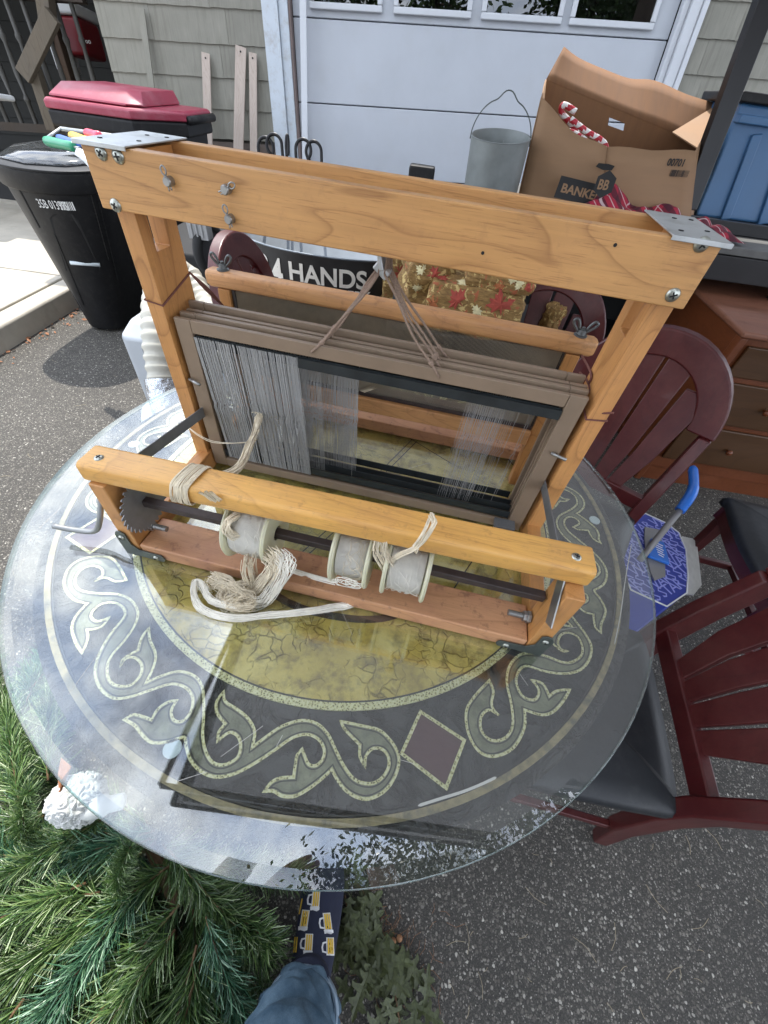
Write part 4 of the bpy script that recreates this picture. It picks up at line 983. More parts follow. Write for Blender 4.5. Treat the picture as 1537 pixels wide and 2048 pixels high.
# ------------------------------------------------------------------ chairs
m_cherry = wood('dark_cherry_stain', (.070, .007, .008), 2, .35, .34, 1, .12)
m_cherry.node_tree.nodes['Principled BSDF'].inputs['Coat Weight'].default_value = .08
m_seat = mat('black_vinyl', (.010, .012, .015), .5, 0, .3, 5, .35, 26, dirt=((.05, .05, .05), 22, .35), bd=.004)
def make_chair(label, loc, rz):
    t = thing('dining_chair', label, 'chair', loc, rz, group='dark cherry dining chairs')
    w1, w2 = .225, .175
    b = B(); o1 = smooth_path([(-w1, -.20, 0), (-w1+.03, -.225, 0), (0, -.245, 0), (w1-.03, -.225, 0), (w1, -.20, 0), (w2+.02, .18, 0), (w2-.01, .20, 0), (0, .205, 0), (-w2+.01, .20, 0), (-w2-.02, .18, 0)], 4, True)
    b.loft([[Vector((p.x*k, p.y*k, z)) for p in o1] for k, z in ((.96, .425), (1.0, .432), (1.0, .452), (.965, .467), (.80, .476), (.4, .480))]); part('seat', b, m_seat, t, smooth=True)
    b = B(); b.loft([[Vector((p.x*.95, p.y*.95, z)) for p in o1] for z in (.375, .424)]); part('apron', b, m_cherry, t, bevel=.003)
    for s in (-1, 1):
        b = B(); b.loft([[Vector((s*(w1-.03)+dx*k, -.19+dy*k, z)) for dx, dy in ((-.02, -.02), (.02, -.02), (.02, .02), (-.02, .02))] for k, z in ((.65, 0), (1, .40))]); part('leg', b, m_cherry, t, bevel=.004)
        secs = []
        for x, y, z, a_, d_ in ((w2+.005, .27, 0, .015, .019), (w2+.004, .225, .2, .017, .024), (w2+.002, .21, .40, .018, .028), (w2+.004, .215, .50, .018, .028), (w2+.014, .245, .62, .017, .026), (w2+.026, .29, .75, .016, .024)):
            secs.append([Vector((s*x+dx*a_, y+dy*d_, z)) for dx, dy in ((-1, -1), (1, -1), (1, 1), (-1, 1))])
        b = B(); b.loft(secs); part('rear_leg', b, m_cherry, t, bevel=.005)
        b = B(); b.bar((s*(w1-.035), -.19, .17), (s*(w2+.002), .23, .17), .016, .03); part('stretcher', b, m_cherry, t, bevel=.003)
    b = B(); b.bar((-w1+.03, -.02, .17), (w1-.03, -.02, .17), .022, .024); part('stretcher', b, m_cherry, t, bevel=.003)
    b = B(); b.bar((-w2, .212, .515), (w2, .212, .515), .024, .05); part('lower_back_rail', b, m_cherry, t, bevel=.004)
    ro, ri = w2+.026+.02, w2-.03; secs = []                                 # arched top, thick bent rail
    n = 22
    for i in range(n+1):
        a = math.pi*i/n; c, s_ = math.cos(a), math.sin(a); z = .75+s_*.215; y = .29+s_*.055; zi = .75+s_*.145; yi = .29+s_*.038
        secs.append([Vector((c*ro, y-.018, z)), Vector((c*ri, yi-.014, zi)), Vector((c*ri, yi+.014, zi)), Vector((c*ro, y+.02, z))])
    b = B(); b.loft(secs); part('arched_top_rail', b, m_cherry, t, bevel=.006, seg=3)
    for i in range(4):                                                     # fan of slats
        u = (i-1.5)/1.5; xa = u*.072; xb = u*.122; zb = .75+.15*math.sqrt(max(0, 1-(xb/.16)**2))*1.0-.006+.02*(abs(u) > .8)*-1; zb = .75+.145*math.sin(math.acos(min(.97, abs(xb)/ri)))+.012
        yb = .29+.038*(zb-.75)/.145; pts = [(xa, .214, .53), (xa+(xb-xa)*.45, .238, .64), (xb, yb, zb)]
        secs = []
        for (x, y, z), hw in zip(pts, (.0215, .028, .036)): secs.append([Vector((x-hw, y-.006, z)), Vector((x+hw, y-.006, z)), Vector((x+hw, y+.006, z)), Vector((x-hw, y+.006, z))])
        b = B(); b.loft(secs); part('back_slat', b, m_cherry, t, bevel=.003)
    return t
chA = make_chair('black seated cherry chair pulled up at the right of the table, near the camera', (.50, .335, 0), 0)
def place(c, rear, face_deg, d=.205):              # rear = point under the middle of the back, facing direction
    a = R(face_deg); f = Vector((math.cos(a), math.sin(a), 0)); c.location = Vector((rear[0], rear[1], 0))+f*d; c.rotation_euler = (0, 0, a+math.pi/2)
place(chA, (.672, .325), 171)
def ncopy(label): c = copy_tree(chA); c['label'] = label; return c
chB = ncopy('cherry chair with a big arched fan back standing right of the loom before the dresser'); place(chB, (.655, 1.035), 236)
chC = ncopy('cherry chair behind the loom whose arched back shows beside the folded leaf cloth'); place(chC, (.46, 1.45), 255)
chD = ncopy('cherry chair seen arch only between the hose and the winery tub'); place(chD, (-.485, 1.45), 357)
chE = ncopy('cherry chair at the right edge whose black seat shows in front of the dresser'); place(chE, (1.59, .82), 172)

# ------------------------------------------------------------------ dresser
m_dr = wood('orange_brown_veneer', (.17, .045, .012), 1, .35, .4); m_drx = wood('orange_brown_front', (.085, .036, .011), 0, .3, .38, .7); m_drt = wood('worn_dresser_top', (.24, .095, .05), 0, .35, .5, .6, .2)  # browns darkened in the colour, standing in for the canopy's shade
P0 = PZ(1497, 660, .80); dr = thing('dresser', 'orange brown wooden dresser with wide drawers at the right', 'dresser', (P0.x, P0.y, 0), R(-3))
DW, DD, DH = 1.1, .68, .80
b = B(); b.box(.0, DW, .0, DD, .09, .772); part('carcass', b, m_dr, dr, bevel=.004)
b = B(); b.box(-.025, DW+.02, -.03, DD+.01, .775, .80); part('top', b, m_drt, dr, bevel=.010, seg=4)
b = B(); b.box(.01, DW, .01, DD, .0, .088); part('plinth', b, m_dr, dr)
b = B(); b.box(-.012, .02, -.014, .03, .0, .772); part('corner_post', b, m_dr, dr, bevel=.006)
for i, (z0, z1) in enumerate(((.615, .745), (.39, .59), (.16, .365))):
    b = B(); b.box(.04, DW-.03, -.016, -.001, z0, z1); d_ = part('drawer', b, m_drx, dr, bevel=.006, seg=3)
    for x in (.3, .8):
        b = B(); b.lathe([(.006, 0), (.006, .012), (.015, .018), (.012, .026), (0, .028)], (x, -.016, (z0+z1)/2), (0, -1, 0), 16); part('knob', b, m_dr, d_, smooth=True)
# the left end of it reaches behind the chair
# ------------------------------------------------------------------ black rack with shelf, carton, tote, cloth and pail on it
m_rack = mat('black_rack_paint', (.007, .007, .008), .4, 0, .2, 10, .1, 60); m_rackd = mat('dusty_black_board', (.11, .11, .105), .7, 0, .35, 12, .3, 60)
rk = thing('storage_rack', 'black rack with a dusty shelf and tall post at the right behind the dresser', 'rack', (1.5, 2.5, 0))
SZ = .985
sA = PZ(1440, 458, SZ); Y0 = sA.y
b = B(); b.box(.33, 3.2, 2.16, 3.15, SZ-.03, SZ); part('shelf_board', b, m_rackd, rk, absolute=True, bevel=.004)
b = B(); b.box(.33, 3.2, 2.155, 2.175, SZ-.13, SZ-.032); part('front_rail', b, m_rack, rk, absolute=True, bevel=.004)
b = B(); b.box(1.2, 3.2, 2.42, 2.46, SZ+.001, SZ+.05); part('stop_rail', b, m_rack, rk, absolute=True, bevel=.004)
b = B(); b.box(.33, 3.2, 3.1, 3.13, .1, SZ-.03); part('back_panel', b, m_void, rk, absolute=True)
for x in (.36, 1.7, 3.1):
    for y in (2.2, 3.05):
        b = B(); b.box(x-.02, x+.02, y-.02, y+.02, 0, SZ-.031); part('leg', b, m_rack, rk, absolute=True)
b = B(); b.box(.34, 3.2, 2.2, 3.1, .3, .32); part('lower_shelf', b, m_rack, rk, absolute=True)
ya = 2.40
pb = w2g(WY(1372, 420, ya)); pt = w2g(WY(1540, -20, ya)); b = B(); b.bar(pb, pt+(pt-pb)*.25, .075, .05, (0, -1, 0)); part('post', b, m_rack, rk, absolute=True, bevel=.004)
pb2 = w2g(WY(1330, 520, ya)); 
# carton of candy canes
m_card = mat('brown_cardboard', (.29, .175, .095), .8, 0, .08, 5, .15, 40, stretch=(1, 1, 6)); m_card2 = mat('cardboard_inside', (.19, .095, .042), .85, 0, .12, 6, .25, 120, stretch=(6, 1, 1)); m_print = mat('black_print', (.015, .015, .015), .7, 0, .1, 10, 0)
def Wc(x, y, Y): return w2g(WY(x, y, Y))
ctn = thing('cardboard_carton', 'open brown cardboard carton with its flap up, holding candy canes', 'carton', Wc(1200, 430, 2.55))
FY = 2.40; BY = 2.85
fl = Wc(1052, 240, FY); fbl = Wc(1018, 480, FY); fbr = Wc(1375, 500, FY-.06); frr = Wc(1392, 303, FY-.06); fm = Wc(1215, 294, FY-.10); fbm = Wc(1190, 495, FY-.10)
# left side panel folds: top left corner high, back panel with handle hole, flap above
bl = Wc(1092, 160, BY); brr = Wc(1395, 300, BY); ftl = Wc(1128, 94, BY+.10); ftm = Wc(1260, 158, BY+.14); ftr2 = Wc(1310, 162, BY+.14); ftr = Wc(1442, 210, BY+.1); bbl = Wc(1060, 500, BY); bbr = Wc(1370, 520, BY)
notch = Wc(1138, 245, FY-.06); p1 = Wc(1090, 203, FY)
def panel(nm, corners, m_, th=.006, hole=None, label=None, sag=0):
    b = B(); c = corners; b.grid(lambda u, v: (c[0].lerp(c[1], u)).lerp(c[3].lerp(c[2], u)+Vector((0, 0, -sag*math.sin(math.pi*u))), v)+Vector((0, .006*math.sin(u*7+v*3), .004*math.sin(u*9)*v)), 8, 6)
    return part(nm, b, m_, ctn, absolute=True, solid=th, smooth=True)
panel('side_panel', [Wc(1022, 480, FY+.02), fbm, Wc(1214, 294, FY-.10), Wc(1085, 195, FY)], m_card, sag=.022)
panel('front_panel', [fbm, fbr, frr, fm], m_card)
panel('left_panel', [Wc(1018, 480, FY+.03), bbl, bl, Wc(1083, 197, FY+.01)], m_card)
panel('right_panel', [fbr, bbr, Wc(1432, 215, BY), frr], m_card)
# back panel in four pieces round the hand hole
hx0, hx1, hv0, hv1 = .37, .46, .895, .94
def bp(u, v): return bbl.lerp(bbr, u).lerp(bl.lerp(Wc(1430, 300, BY), u), v)
b = B()
for a0, a1, c0, c1 in ((0, 1, 0, hv0), (0, 1, hv1, 1), (0, hx0, hv0, hv1), (hx1, 1, hv0, hv1)): b.add([bp(a0, c0), bp(a1, c0), bp(a1, c1), bp(a0, c1)], [(0, 1, 2, 3)])
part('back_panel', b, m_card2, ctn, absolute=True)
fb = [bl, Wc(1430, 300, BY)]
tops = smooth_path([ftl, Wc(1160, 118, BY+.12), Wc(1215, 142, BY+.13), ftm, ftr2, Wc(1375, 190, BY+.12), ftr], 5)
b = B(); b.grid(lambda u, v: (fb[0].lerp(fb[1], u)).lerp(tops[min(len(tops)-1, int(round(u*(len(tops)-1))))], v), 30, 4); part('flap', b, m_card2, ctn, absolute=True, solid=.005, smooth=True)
b = B(); b.add([Wc(1432, 212, BY+.1), Wc(1440, 225, BY), Wc(1400, 300, FY+.1), Wc(1345, 265, BY-.06)], [(0, 1, 2, 3)]); part('flap', b, m_card, ctn, absolute=True, solid=.005)
def onfront(x, y, dy=-.008): return Wc(x, y, FY-.085+dy)
t_ = frameM(onfront(1116, 372, -.05)-ctn.location, onfront(1190, 391, -.06)-onfront(1116, 372, -.05), (0, .2, 1))
b = B(); M_ = frameM(onfront(1112, 383, -.035), onfront(1190, 402, -.045)-onfront(1112, 383, -.035), (0, .15, 1)); b.box(0, .235, -.02, .055, 0, .001, M_); part('printed_block', b, m_print, ctn, absolute=True)
text('lettering', 'BANKERS', .042, m_card, ctn, Matrix.Translation(-ctn.location) @ M_ @ Matrix.Translation((.018, .003, .0015)), sx=1.15, bold=.0012)
M2 = frameM(onfront(1186, 388, -.13), onfront(1218, 392, -.13)-onfront(1186, 388, -.13), (0, .1, 1)); b = B(); hexa = [(.045*math.cos(R(30+60*i)), .045*math.sin(R(30+60*i))) for i in range(6)]
b.prism(hexa, 0, .0012, M2 @ Matrix.Translation((.035, .035, .002))); part('emblem', b, m_print, ctn, absolute=True)
text('lettering', 'BB', .045, m_card, ctn, Matrix.Translation(-ctn.location) @ M2 @ Matrix.Translation((.006, .018, .0045)), sx=.9, bold=.001)
M3 = frameM(onfront(1333, 331, .012), onfront(1380, 334, .012)-onfront(1333, 331, .012), (0, .1, 1)); text('lettering', '00701', .034, m_print, ctn, Matrix.Translation(-ctn.location) @ M3, sx=.9, bold=.0006)
b = B(); x = 0
for j in range(18): b.box(.03+j*.0045, .03+j*.0045+random.choice((.0015, .003)), -.034, -.012, 0, .0008, M3)
part('barcode', b, m_print, ctn, absolute=True)
b = B(); b.add([onfront(1198, 326, -.052), onfront(1218, 328, -.052), onfront(1230, 332, -.052), onfront(1224, 341, -.052), onfront(1206, 340, -.052), onfront(1192, 333, -.052)], [(0, 1, 2, 3, 4, 5)]); part('torn_slot', b, m_dark, ctn, absolute=True)
# candy canes
def cane_mat():
    m, nt, b, o = newmat('candy_stripe'); uvn = N(nt, 'ShaderNodeAttribute', attribute_name='stripe')
    r = ramp(nt, uvn.outputs['Fac'], ((.0, (.42, .02, .035)), (.5, (.42, .02, .035)), (.52, (.75, .74, .72)), (.9, (.75, .74, .72)), (.92, (.42, .02, .035)))); nt.links.new(r, b.inputs['Base Color']); b.inputs['Roughness'].default_value = .3; return m
m_cane = cane_mat()
def cane(pts, r, label):
    pts = smooth_path(pts, 10); b = B(); seg = 12; b.tube(pts, r, seg); me = b.mesh('candy_cane', smooth=True); me.materials.append(m_cane)
    at = me.attributes.new('stripe', 'FLOAT', 'POINT'); l = 0; vals = []
    for i in range(len(pts)):
        if i: l += (pts[i]-pts[i-1]).length
        for k in range(seg): vals.append(((l/(r*4.2))+k/seg) % 1)
    for i, v in enumerate(vals): at.data[i].value = v
    o = bpy.data.objects.new('candy_cane', me); COL.objects.link(o); tag(o, label, 'candy cane', 'candy canes in the carton'); GROOTS.append(o)
CY = 2.50
cane([Wc(1215, 330, CY), Wc(1210, 288, CY), Wc(1172, 262, CY), Wc(1142, 238, CY)], .011, 'red and white striped candy cane shaft lying along the carton rim')
cane([Wc(1200, 335, CY-.05), Wc(1180, 290, CY-.05), Wc(1152, 268, CY-.05), Wc(1135, 262, CY-.05)], .010, 'lower candy cane shaft half under the others in the carton')
cane([Wc(1180, 320, CY+.05), Wc(1148, 255, CY+.05), Wc(1124, 226, CY+.05), Wc(1128, 210, CY+.04), Wc(1152, 224, CY+.02)], .0115, 'candy cane with its crook turned up at the left of the carton')
# galvanised pail
pc_ = Wc(988, 345, 2.36); pl_ = thing('metal_pail', 'grey galvanised pail with a raised wire handle left of the carton', 'pail', pc_)
upv = ((G2W3.inverted() @ Vector((0, 0, 1)))+Vector((0, -.24, 0))).normalized()
m_galv = mat('dull_galvanised', (.22, .24, .235), .6, .35, .18, 14, .12, 60)
hh = (Wc(990, 272, 2.36)-pc_).length; rr_ = (Wc(1050, 285, 2.36)-Wc(936, 275, 2.36)).length/2
b = B(); b.lathe([(0, -.13), (rr_*.98, -.13), (rr_, hh), (rr_+.003, hh+.002), (rr_-.003, hh+.003), (rr_-.006, hh-.002), (rr_*.97, -.10), (0, -.10)], (0, 0, 0), upv, 48); part('body', b, m_galv, pl_, auto=True)
b = B(); b.bar(upv*-.12+Vector((0, -rr_*.985, 0)), upv*(hh-.004)+Vector((.0, -rr_-.001, 0)), .004, .002, (0, -1, 0)); part('seam', b, m_galv, pl_)
hs = Vector((1, -.02, 0)); q = []
for a in range(0, 181, 12): q.append(hs*(-math.cos(R(a))*(rr_+.004))+upv*(hh-.02+math.sin(R(a))*.135+(.018 if 84 <= a <= 96 else 0)))
b = B(); b.tube(smooth_path(q, 3), .0022, 8); part('wire_handle', b, m_darksteel, pl_, smooth=True)
# red plaid cloth
def plaid():
    m, nt, b, o = newmat('red_plaid'); v = coords(nt, (1, 1, 1)); s = N(nt, 'ShaderNodeSeparateXYZ'); nt.links.new(v, s.inputs[0])
    fx = mth(nt, 'FRACT', mth(nt, 'MULTIPLY', mth(nt, 'ADD', s.outputs[0], s.outputs[2]), 13)); fy = mth(nt, 'FRACT', mth(nt, 'MULTIPLY', mth(nt, 'SUBTRACT', s.outputs[1], s.outputs[2]), 13))
    c = mixc(nt, ramp(nt, fx, ((.45, 0.), (.5, .75), (.88, .75), (.92, 0.))), (.36, .02, .045), (.03, .01, .02)); c = mixc(nt, ramp(nt, fy, ((.45, 0.), (.5, .6), (.85, .6), (.9, 0.))), c, (.04, .01, .02))
    c = mixc(nt, ramp(nt, fy, ((.19, 0.), (.2, .8), (.25, .8), (.26, 0.))), c, (.6, .45, .45)); c = mixc(nt, ramp(nt, fx, ((.19, 0.), (.2, .8), (.25, .8), (.26, 0.))), c, (.6, .45, .45))
    nt.links.new(c, b.inputs['Base Color']); b.inputs['Roughness'].default_value = .9; bump(nt, b, noi(nt, v, 400, 2), .4, .002); return m
a = Wc(1150, 402, 2.28); c = Wc(1480, 440, 2.28); b = B()
def rumple(u, v):
    p = Vector((a.x-.05+(c.x-a.x+.05)*u, 2.19+.20*v, SZ+.012)); env = (1-abs(2*u-1)**4)*(math.sin(math.pi*min(1, max(0, v)))**.5)
    p.z += env*(.035+.05*abs(noise.noise(Vector((u*6, v*2.2, 1))))*2+.008*noise.noise(Vector((u*16, v*6, 4)))); p.z += .06*max(0, 1-abs(u-.22)*6)*env
    p.y += .02*noise.noise(Vector((u*8, v*5, 9))); return p
b.grid(rumple, 90, 26); single('plaid_blanket', b, plaid(), 'crumpled red plaid blanket tucked along the foot of the carton and tote', 'blanket', smooth=True)
# blue tote
tt = thing('storage_tote', 'blue plastic tote with a black lid at the right edge behind the black post', 'tote', Wc(1600, 430, 2.75)); m_blue = mat('blue_tote_plastic', (.055, .15, .30), .4, 0, .1, 4, .05, 60)
def tq(x, y, Y): return Wc(x, y, Y)
fa, fb_, fc, fd = tq(1392, 432, 2.60), tq(1485, 205, 2.60), tq(1760, 245, 2.60), tq(1700, 470, 2.60)
off = Vector((0.04, .42, 0))
b = B(); b.add([fa, fb_, fc, fd]+[p+off for p in (fa, fb_, fc, fd)], [(0, 1, 2, 3), (7, 6, 5, 4), (0, 4, 5, 1), (1, 5, 6, 2), (2, 6, 7, 3), (3, 7, 4, 0)]); part('body', b, m_blue, tt, absolute=True, bevel=.012)
for u in (.18, .42, .66):
    lo = fa.lerp(fd, u); hi = fb_.lerp(fc, u).lerp(lo, .22); b = B(); b.bar(lo+Vector((0, -.006, 0)), hi+Vector((0, -.006, 0)), .045, .02, (0, -1, 0)); part('rib', b, m_blue, tt, absolute=True, bevel=.006)
b = B(); h0, h1 = fb_.lerp(fa, .12), fc.lerp(fd, .12); b.bar(h0+Vector((0, -.012, 0)), h1+Vector((0, -.012, 0)), .03, .05, (0, -1, 0)); part('rim_band', b, m_blue, tt, absolute=True, bevel=.006)
b = B(); e = (fb_-fa).normalized()*.035; b.add([fb_+Vector((-.03, -.03, 0)), fc+Vector((.03, -.03, 0)), fc+off+Vector((.03, .03, 0)), fb_+off+Vector((-.03, .03, 0))]+[p+e for p in (fb_+Vector((-.03, -.03, 0)), fc+Vector((.03, -.03, 0)), fc+off+Vector((.03, .03, 0)), fb_+off+Vector((-.03, .03, 0)))], [(3, 2, 1, 0), (4, 5, 6, 7), (0, 1, 5, 4), (1, 2, 6, 5), (2, 3, 7, 6), (3, 0, 4, 7)]); part('lid', b, m_bin, tt, absolute=True, bevel=.008)

# ------------------------------------------------------------------ winery tub
tub = thing('beverage_tub', 'oval metal beverage tub with black 4 HANDS WINERY side behind the loom', 'tub', (-.36, 1.98, 0)); m_tubb = mat('black_tub_print', (.02, .018, .017), .5, 0, .2, 20, .1, 90); m_tubi = mat('bright_galvanised', (.26, .29, .32), .4, .8, .15, 6, .1, 30)
tcx, tcy, ta, tbb, tz0, tz1 = -.38, 2.06, .42, .24, .44, .826
def ov(k, z, n=64): return [Vector((tcx+ta*k*math.cos(2*math.pi*i/n), tcy+tbb*k*math.sin(2*math.pi*i/n), z)) for i in range(n)]
b = B(); b.loft([ov(.86, tz0), ov(1.0, tz1)], cap=False); part('outer_wall', b, m_tubb, tub, absolute=True, smooth=True)
b = B(); b.loft([ov(1.0, tz1), ov(1.015, tz1+.006), ov(.99, tz1+.006), ov(.84, tz0+.02), ov(.01, tz0+.02)], cap=False); part('inner_wall', b, m_tubi, tub, absolute=True, smooth=True)
def wraptext(body, size, px, py, parent, m_, sx=1.0, bold=0):
    p = PY(px, py, tcy-tbb*.97); a0 = math.asin(max(-1, min(1, (p.x-tcx)/ta)))
    cu = bpy.data.curves.new('lettering', 'FONT'); cu.body = body; cu.size = size; cu.extrude = .0008; cu.offset = bold; t = bpy.data.objects.new('tmp', cu); COL.objects.link(t)
    me = bpy.data.meshes.new_from_object(t.evaluated_get(bpy.context.evaluated_depsgraph_get())); bpy.data.objects.remove(t); me.materials.clear(); me.materials.append(m_)
    for v in me.vertices:
        x, y, z = v.co; xx = p.x+x*sx; k = max(-1, min(1, (xx-tcx)/(ta*.98))); zz = p.z+y; kk = .86+.14*(zz-tz0)/(tz1-tz0)
        v.co = Vector((xx, tcy-tbb*kk*math.sqrt(1-k*k)-.003-z, zz))-parent.location
    o = bpy.data.objects.new('lettering', me); COL.objects.link(o); o.parent = parent
m_let = mat('cream_print', (.78, .74, .66), .6, 0, .08, 40, 0)
wraptext('2', .115, 512, 556, tub, m_let, .9, .002); wraptext('4', .15, 540, 573, tub, m_let, .75, .003)
wraptext('HANDS', .098, 576, 560, tub, m_let, 1.02, .0022); wraptext('WINERY', .050, 640, 592, tub, m_let, 1.15, .0004)
b = B()
for j in range(9): b.lathe([(0, -.003), (.0035, -.002), (.0035, .002), (0, .003)], PY(598+j*5, 578, tcy-tbb*.96), (0, -1, 0), 8)
part('dotted_line', b, m_let, tub, absolute=True)
for x in (560, 700):
    b = B(); b.lathe([(0, .0), (.006, .002), (0, .004)], PY(x, 500, 2.26), (0, -1, .5), 10); part('rivet', b, m_tubi, tub, absolute=True)
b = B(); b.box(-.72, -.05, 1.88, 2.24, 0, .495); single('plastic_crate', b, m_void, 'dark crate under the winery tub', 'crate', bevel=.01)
# small grey things left of it
b = B(); p = PY(400, 462, 2.2); b.box(p.x-.045, p.x+.05, p.y-.03, p.y+.03, p.z-.03, p.z+.10)
for i in range(3): b.box(p.x-.03+i*.025, p.x-.02+i*.025, p.y-.036, p.y-.03, p.z-.02, p.z+.09)
single('grey_housing', b, mat('grey_housing_plastic', (.30, .30, .30), .5), 'small ribbed grey housing hanging under the loom board line', 'housing', bevel=.004)
w_ = thing('cart_wheel', 'black spoked cart wheel in the shadow left of the cherry arch chair', 'wheel', PY(422, 500, 2.25)); b = B(); b.lathe([(.085, -.02), (.11, -.02), (.118, 0), (.11, .02), (.085, .02), (.085, -.02)], (0, 0, 0), (1, -.25, 0), 32); part('tyre', b, m_void, w_, smooth=True)
b = B(); b.lathe([(0, -.012), (.086, -.008), (.086, .008), (0, .012)], (0, 0, 0), (1, -.25, 0), 32); part('rim', b, mat('dark_grey_plastic', (.05, .05, .055), .5), w_, auto=True)
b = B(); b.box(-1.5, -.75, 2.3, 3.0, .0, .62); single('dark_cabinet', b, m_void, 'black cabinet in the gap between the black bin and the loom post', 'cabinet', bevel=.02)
# wrought iron hooks over the rear top board
m_iron = mat('black_wrought_iron', (.012, .012, .013), .4, .4, .2, 30, .1)
for i, (x, y, fl_) in enumerate(((532, 296, 1), (549, 290, -1), (575, 292, 0), (607, 300, 1), (628, 304, -1))):
    Y = 2.3; p = PY(x, y, Y); r = .034; b = B(); q = [p+Vector((r*math.cos(R(t))*(1 if fl_ >= 0 else -1)*(.15 if fl_ == 0 else 1), r*.3*math.sin(R(t)), r*math.sin(R(t)))) for t in range(-60, 185, 20)]
    q = smooth_path(q, 3); q.append(Vector((q[-1].x, q[-1].y, 0.0)))
    b.tube(q, .0065, 8); single('iron_hook', b, m_iron, ['curled black iron hook nearest the bare laths', 'second black iron hook from the laths, curled the other way', 'straight edged black iron hook in front of the door jamb', 'curled black iron hook before the white upright board', 'rightmost of the black iron hooks, right of the white board'][i], 'hook', 'wrought iron garden hooks behind the loom', smooth=True)
b = B(); p = PY(845, 335, 2.4); b.box(p.x-.06, p.x+.06, p.y, p.y+.08, p.z-.06, p.z+.004)
single('black_case', b, m_bin, 'small black case top peeping over the loom board left of the pail', 'case', bevel=.01)

# ------------------------------------------------------------------ autumn leaf cloth
def autumn():
    m, nt, b, o = newmat('autumn_cloth'); v = coords(nt, (1, 1, 1)); base = ramp(nt, noi(nt, coords(nt, (60, 60, 240)), 1, 4, .6), ((.3, (.13, .07, .02)), (.7, (.32, .19, .06))))
    n = noi(nt, v, 26, 4, .6, 1.5); c = mixc(nt, ramp(nt, n, ((.56, 0.), (.59, 1.))), base, (.52, .38, .15)); n2 = noi(nt, v, 17, 3, .6, 2); c = mixc(nt, ramp(nt, n2, ((.62, 0.), (.64, 1.))), c, (.34, .10, .04))
    nt.links.new(c, b.inputs['Base Color']); b.inputs['Roughness'].default_value = .8; bump(nt, b, noi(nt, v, 500, 2), .3, .001); return m
m_aut = autumn(); m_mapr = mat('red_leaf_print', (.33, .055, .035), .8, 0, .25, 80, .1); m_mapo = mat('orange_leaf_print', (.40, .13, .045), .8, 0, .25, 80, .1); m_cream = mat('cream_leaf_print', (.62, .55, .32), .8, 0, .2, 80, .1)
def blob(c, sx, sy, sz, seed, rz=0, fold=.012):
    bm = bmesh.new(); bmesh.ops.create_cube(bm, size=2); bmesh.ops.subdivide_edges(bm, edges=bm.edges, cuts=14, use_grid_fill=True); b = B(); M = Matrix.Rotation(rz, 3, 'Z')
    for v in bm.verts:
        p = v.co.copy(); q = p.normalized()*1.25; p = p.lerp(q, .25); n_ = noise.noise(Vector((p.x*1.6+seed, p.y*2.2, p.z*3)))*fold+noise.noise(Vector((p.x*5+seed, p.y*4, p.z*5)))*fold*.45
        v.co = M @ Vector((p.x*sx, p.y*sy, p.z*sz))+p.normalized()*n_+c
    b.v = [v.co.copy() for v in bm.verts]; b.f = [tuple(v.index for v in f.verts) for f in bm.faces]; bm.free(); return b
maple = [(0, -.5), (.06, -.18), (.42, -.30), (.36, -.12), (.62, .05), (.40, .10), (.44, .30), (.22, .22), (.20, .42), (.10, .36), (0, .66), (-.10, .36), (-.20, .42), (-.22, .22), (-.44, .30), (-.40, .10), (-.62, .05), (-.36, -.12), (-.42, -.30), (-.06, -.18)]
from mathutils.bvhtree import BVHTree
def leaf_on(bb, parent, px, py, s, rot, m_, nm='printed_leaf'):
    tree = BVHTree.FromPolygons([tuple(v) for v in bb.v], bb.f); ctr = None; d0 = ray(GA, px, py).normalized(); hit = tree.ray_cast(C0, d0)
    if hit[0] is None: return
    c, n_ = hit[0], hit[1]; u = Vector((1, 0, 0)); u = (u-n_*u.dot(n_)).normalized(); v_ = n_.cross(u); vs = [c+n_*.004]
    for q in maple:
        x, y = q[0]*s, q[1]*s; x, y = x*math.cos(rot)-y*math.sin(rot), x*math.sin(rot)+y*math.cos(rot); p = c+u*x+v_*y+n_*.03; h = tree.ray_cast(p, -n_, .09); vs.append((h[0]+n_*.0022) if h[0] else c+u*x+v_*y)
    b = B(); b.add(vs, [(0, i, i+1) for i in range(1, len(maple))]+[(0, len(maple), 1)]); part(nm, b, m_, parent, absolute=True)
cc = PY(955, 600, 1.42); blw = blob(Vector((cc.x, cc.y+.06, cc.z-.02)), .155, .13, .075, 3, R(-6)); cush = thing('folded_cloth', 'thick folded autumn leaf cloth with red maple leaves, lower of the two', 'cloth', (cc.x, cc.y, cc.z-.1)); part('folds', blw, m_aut, cush, absolute=True, smooth=True)
cs = cush
for x, y, s, r_, m_ in ((1002, 608, .075, .3, m_mapr), (915, 600, .055, 1.0, m_mapr), (885, 555, .05, 2, m_mapr), (960, 570, .035, 4, m_cream), (1050, 620, .04, 1.6, m_cream), (930, 565, .05, 1, m_cream), (955, 620, .035, 2.5, m_cream), (865, 605, .045, 2.2, m_mapo)): leaf_on(blw, cs, x, y, s, r_, m_)
cc = PY(1005, 566, 1.36); bl2 = blob(Vector((cc.x+.0, cc.y+.05, cc.z+.0)), .105, .06, .024, 9, R(-8), .006); r2 = thing('rolled_cloth', 'rolled autumn leaf cloth lying on top of the folded one', 'cloth', (cc.x, cc.y, cc.z)); part('folds', bl2, m_aut, r2, absolute=True, smooth=True)
for x, y, s, r_, m_ in ((1000, 572, .032, .2, m_mapo), (1040, 570, .03, 1, m_cream), (1058, 575, .025, 2, m_mapr), (1025, 560, .022, 3, m_cream)): leaf_on(bl2, r2, x, y, s, r_, m_)
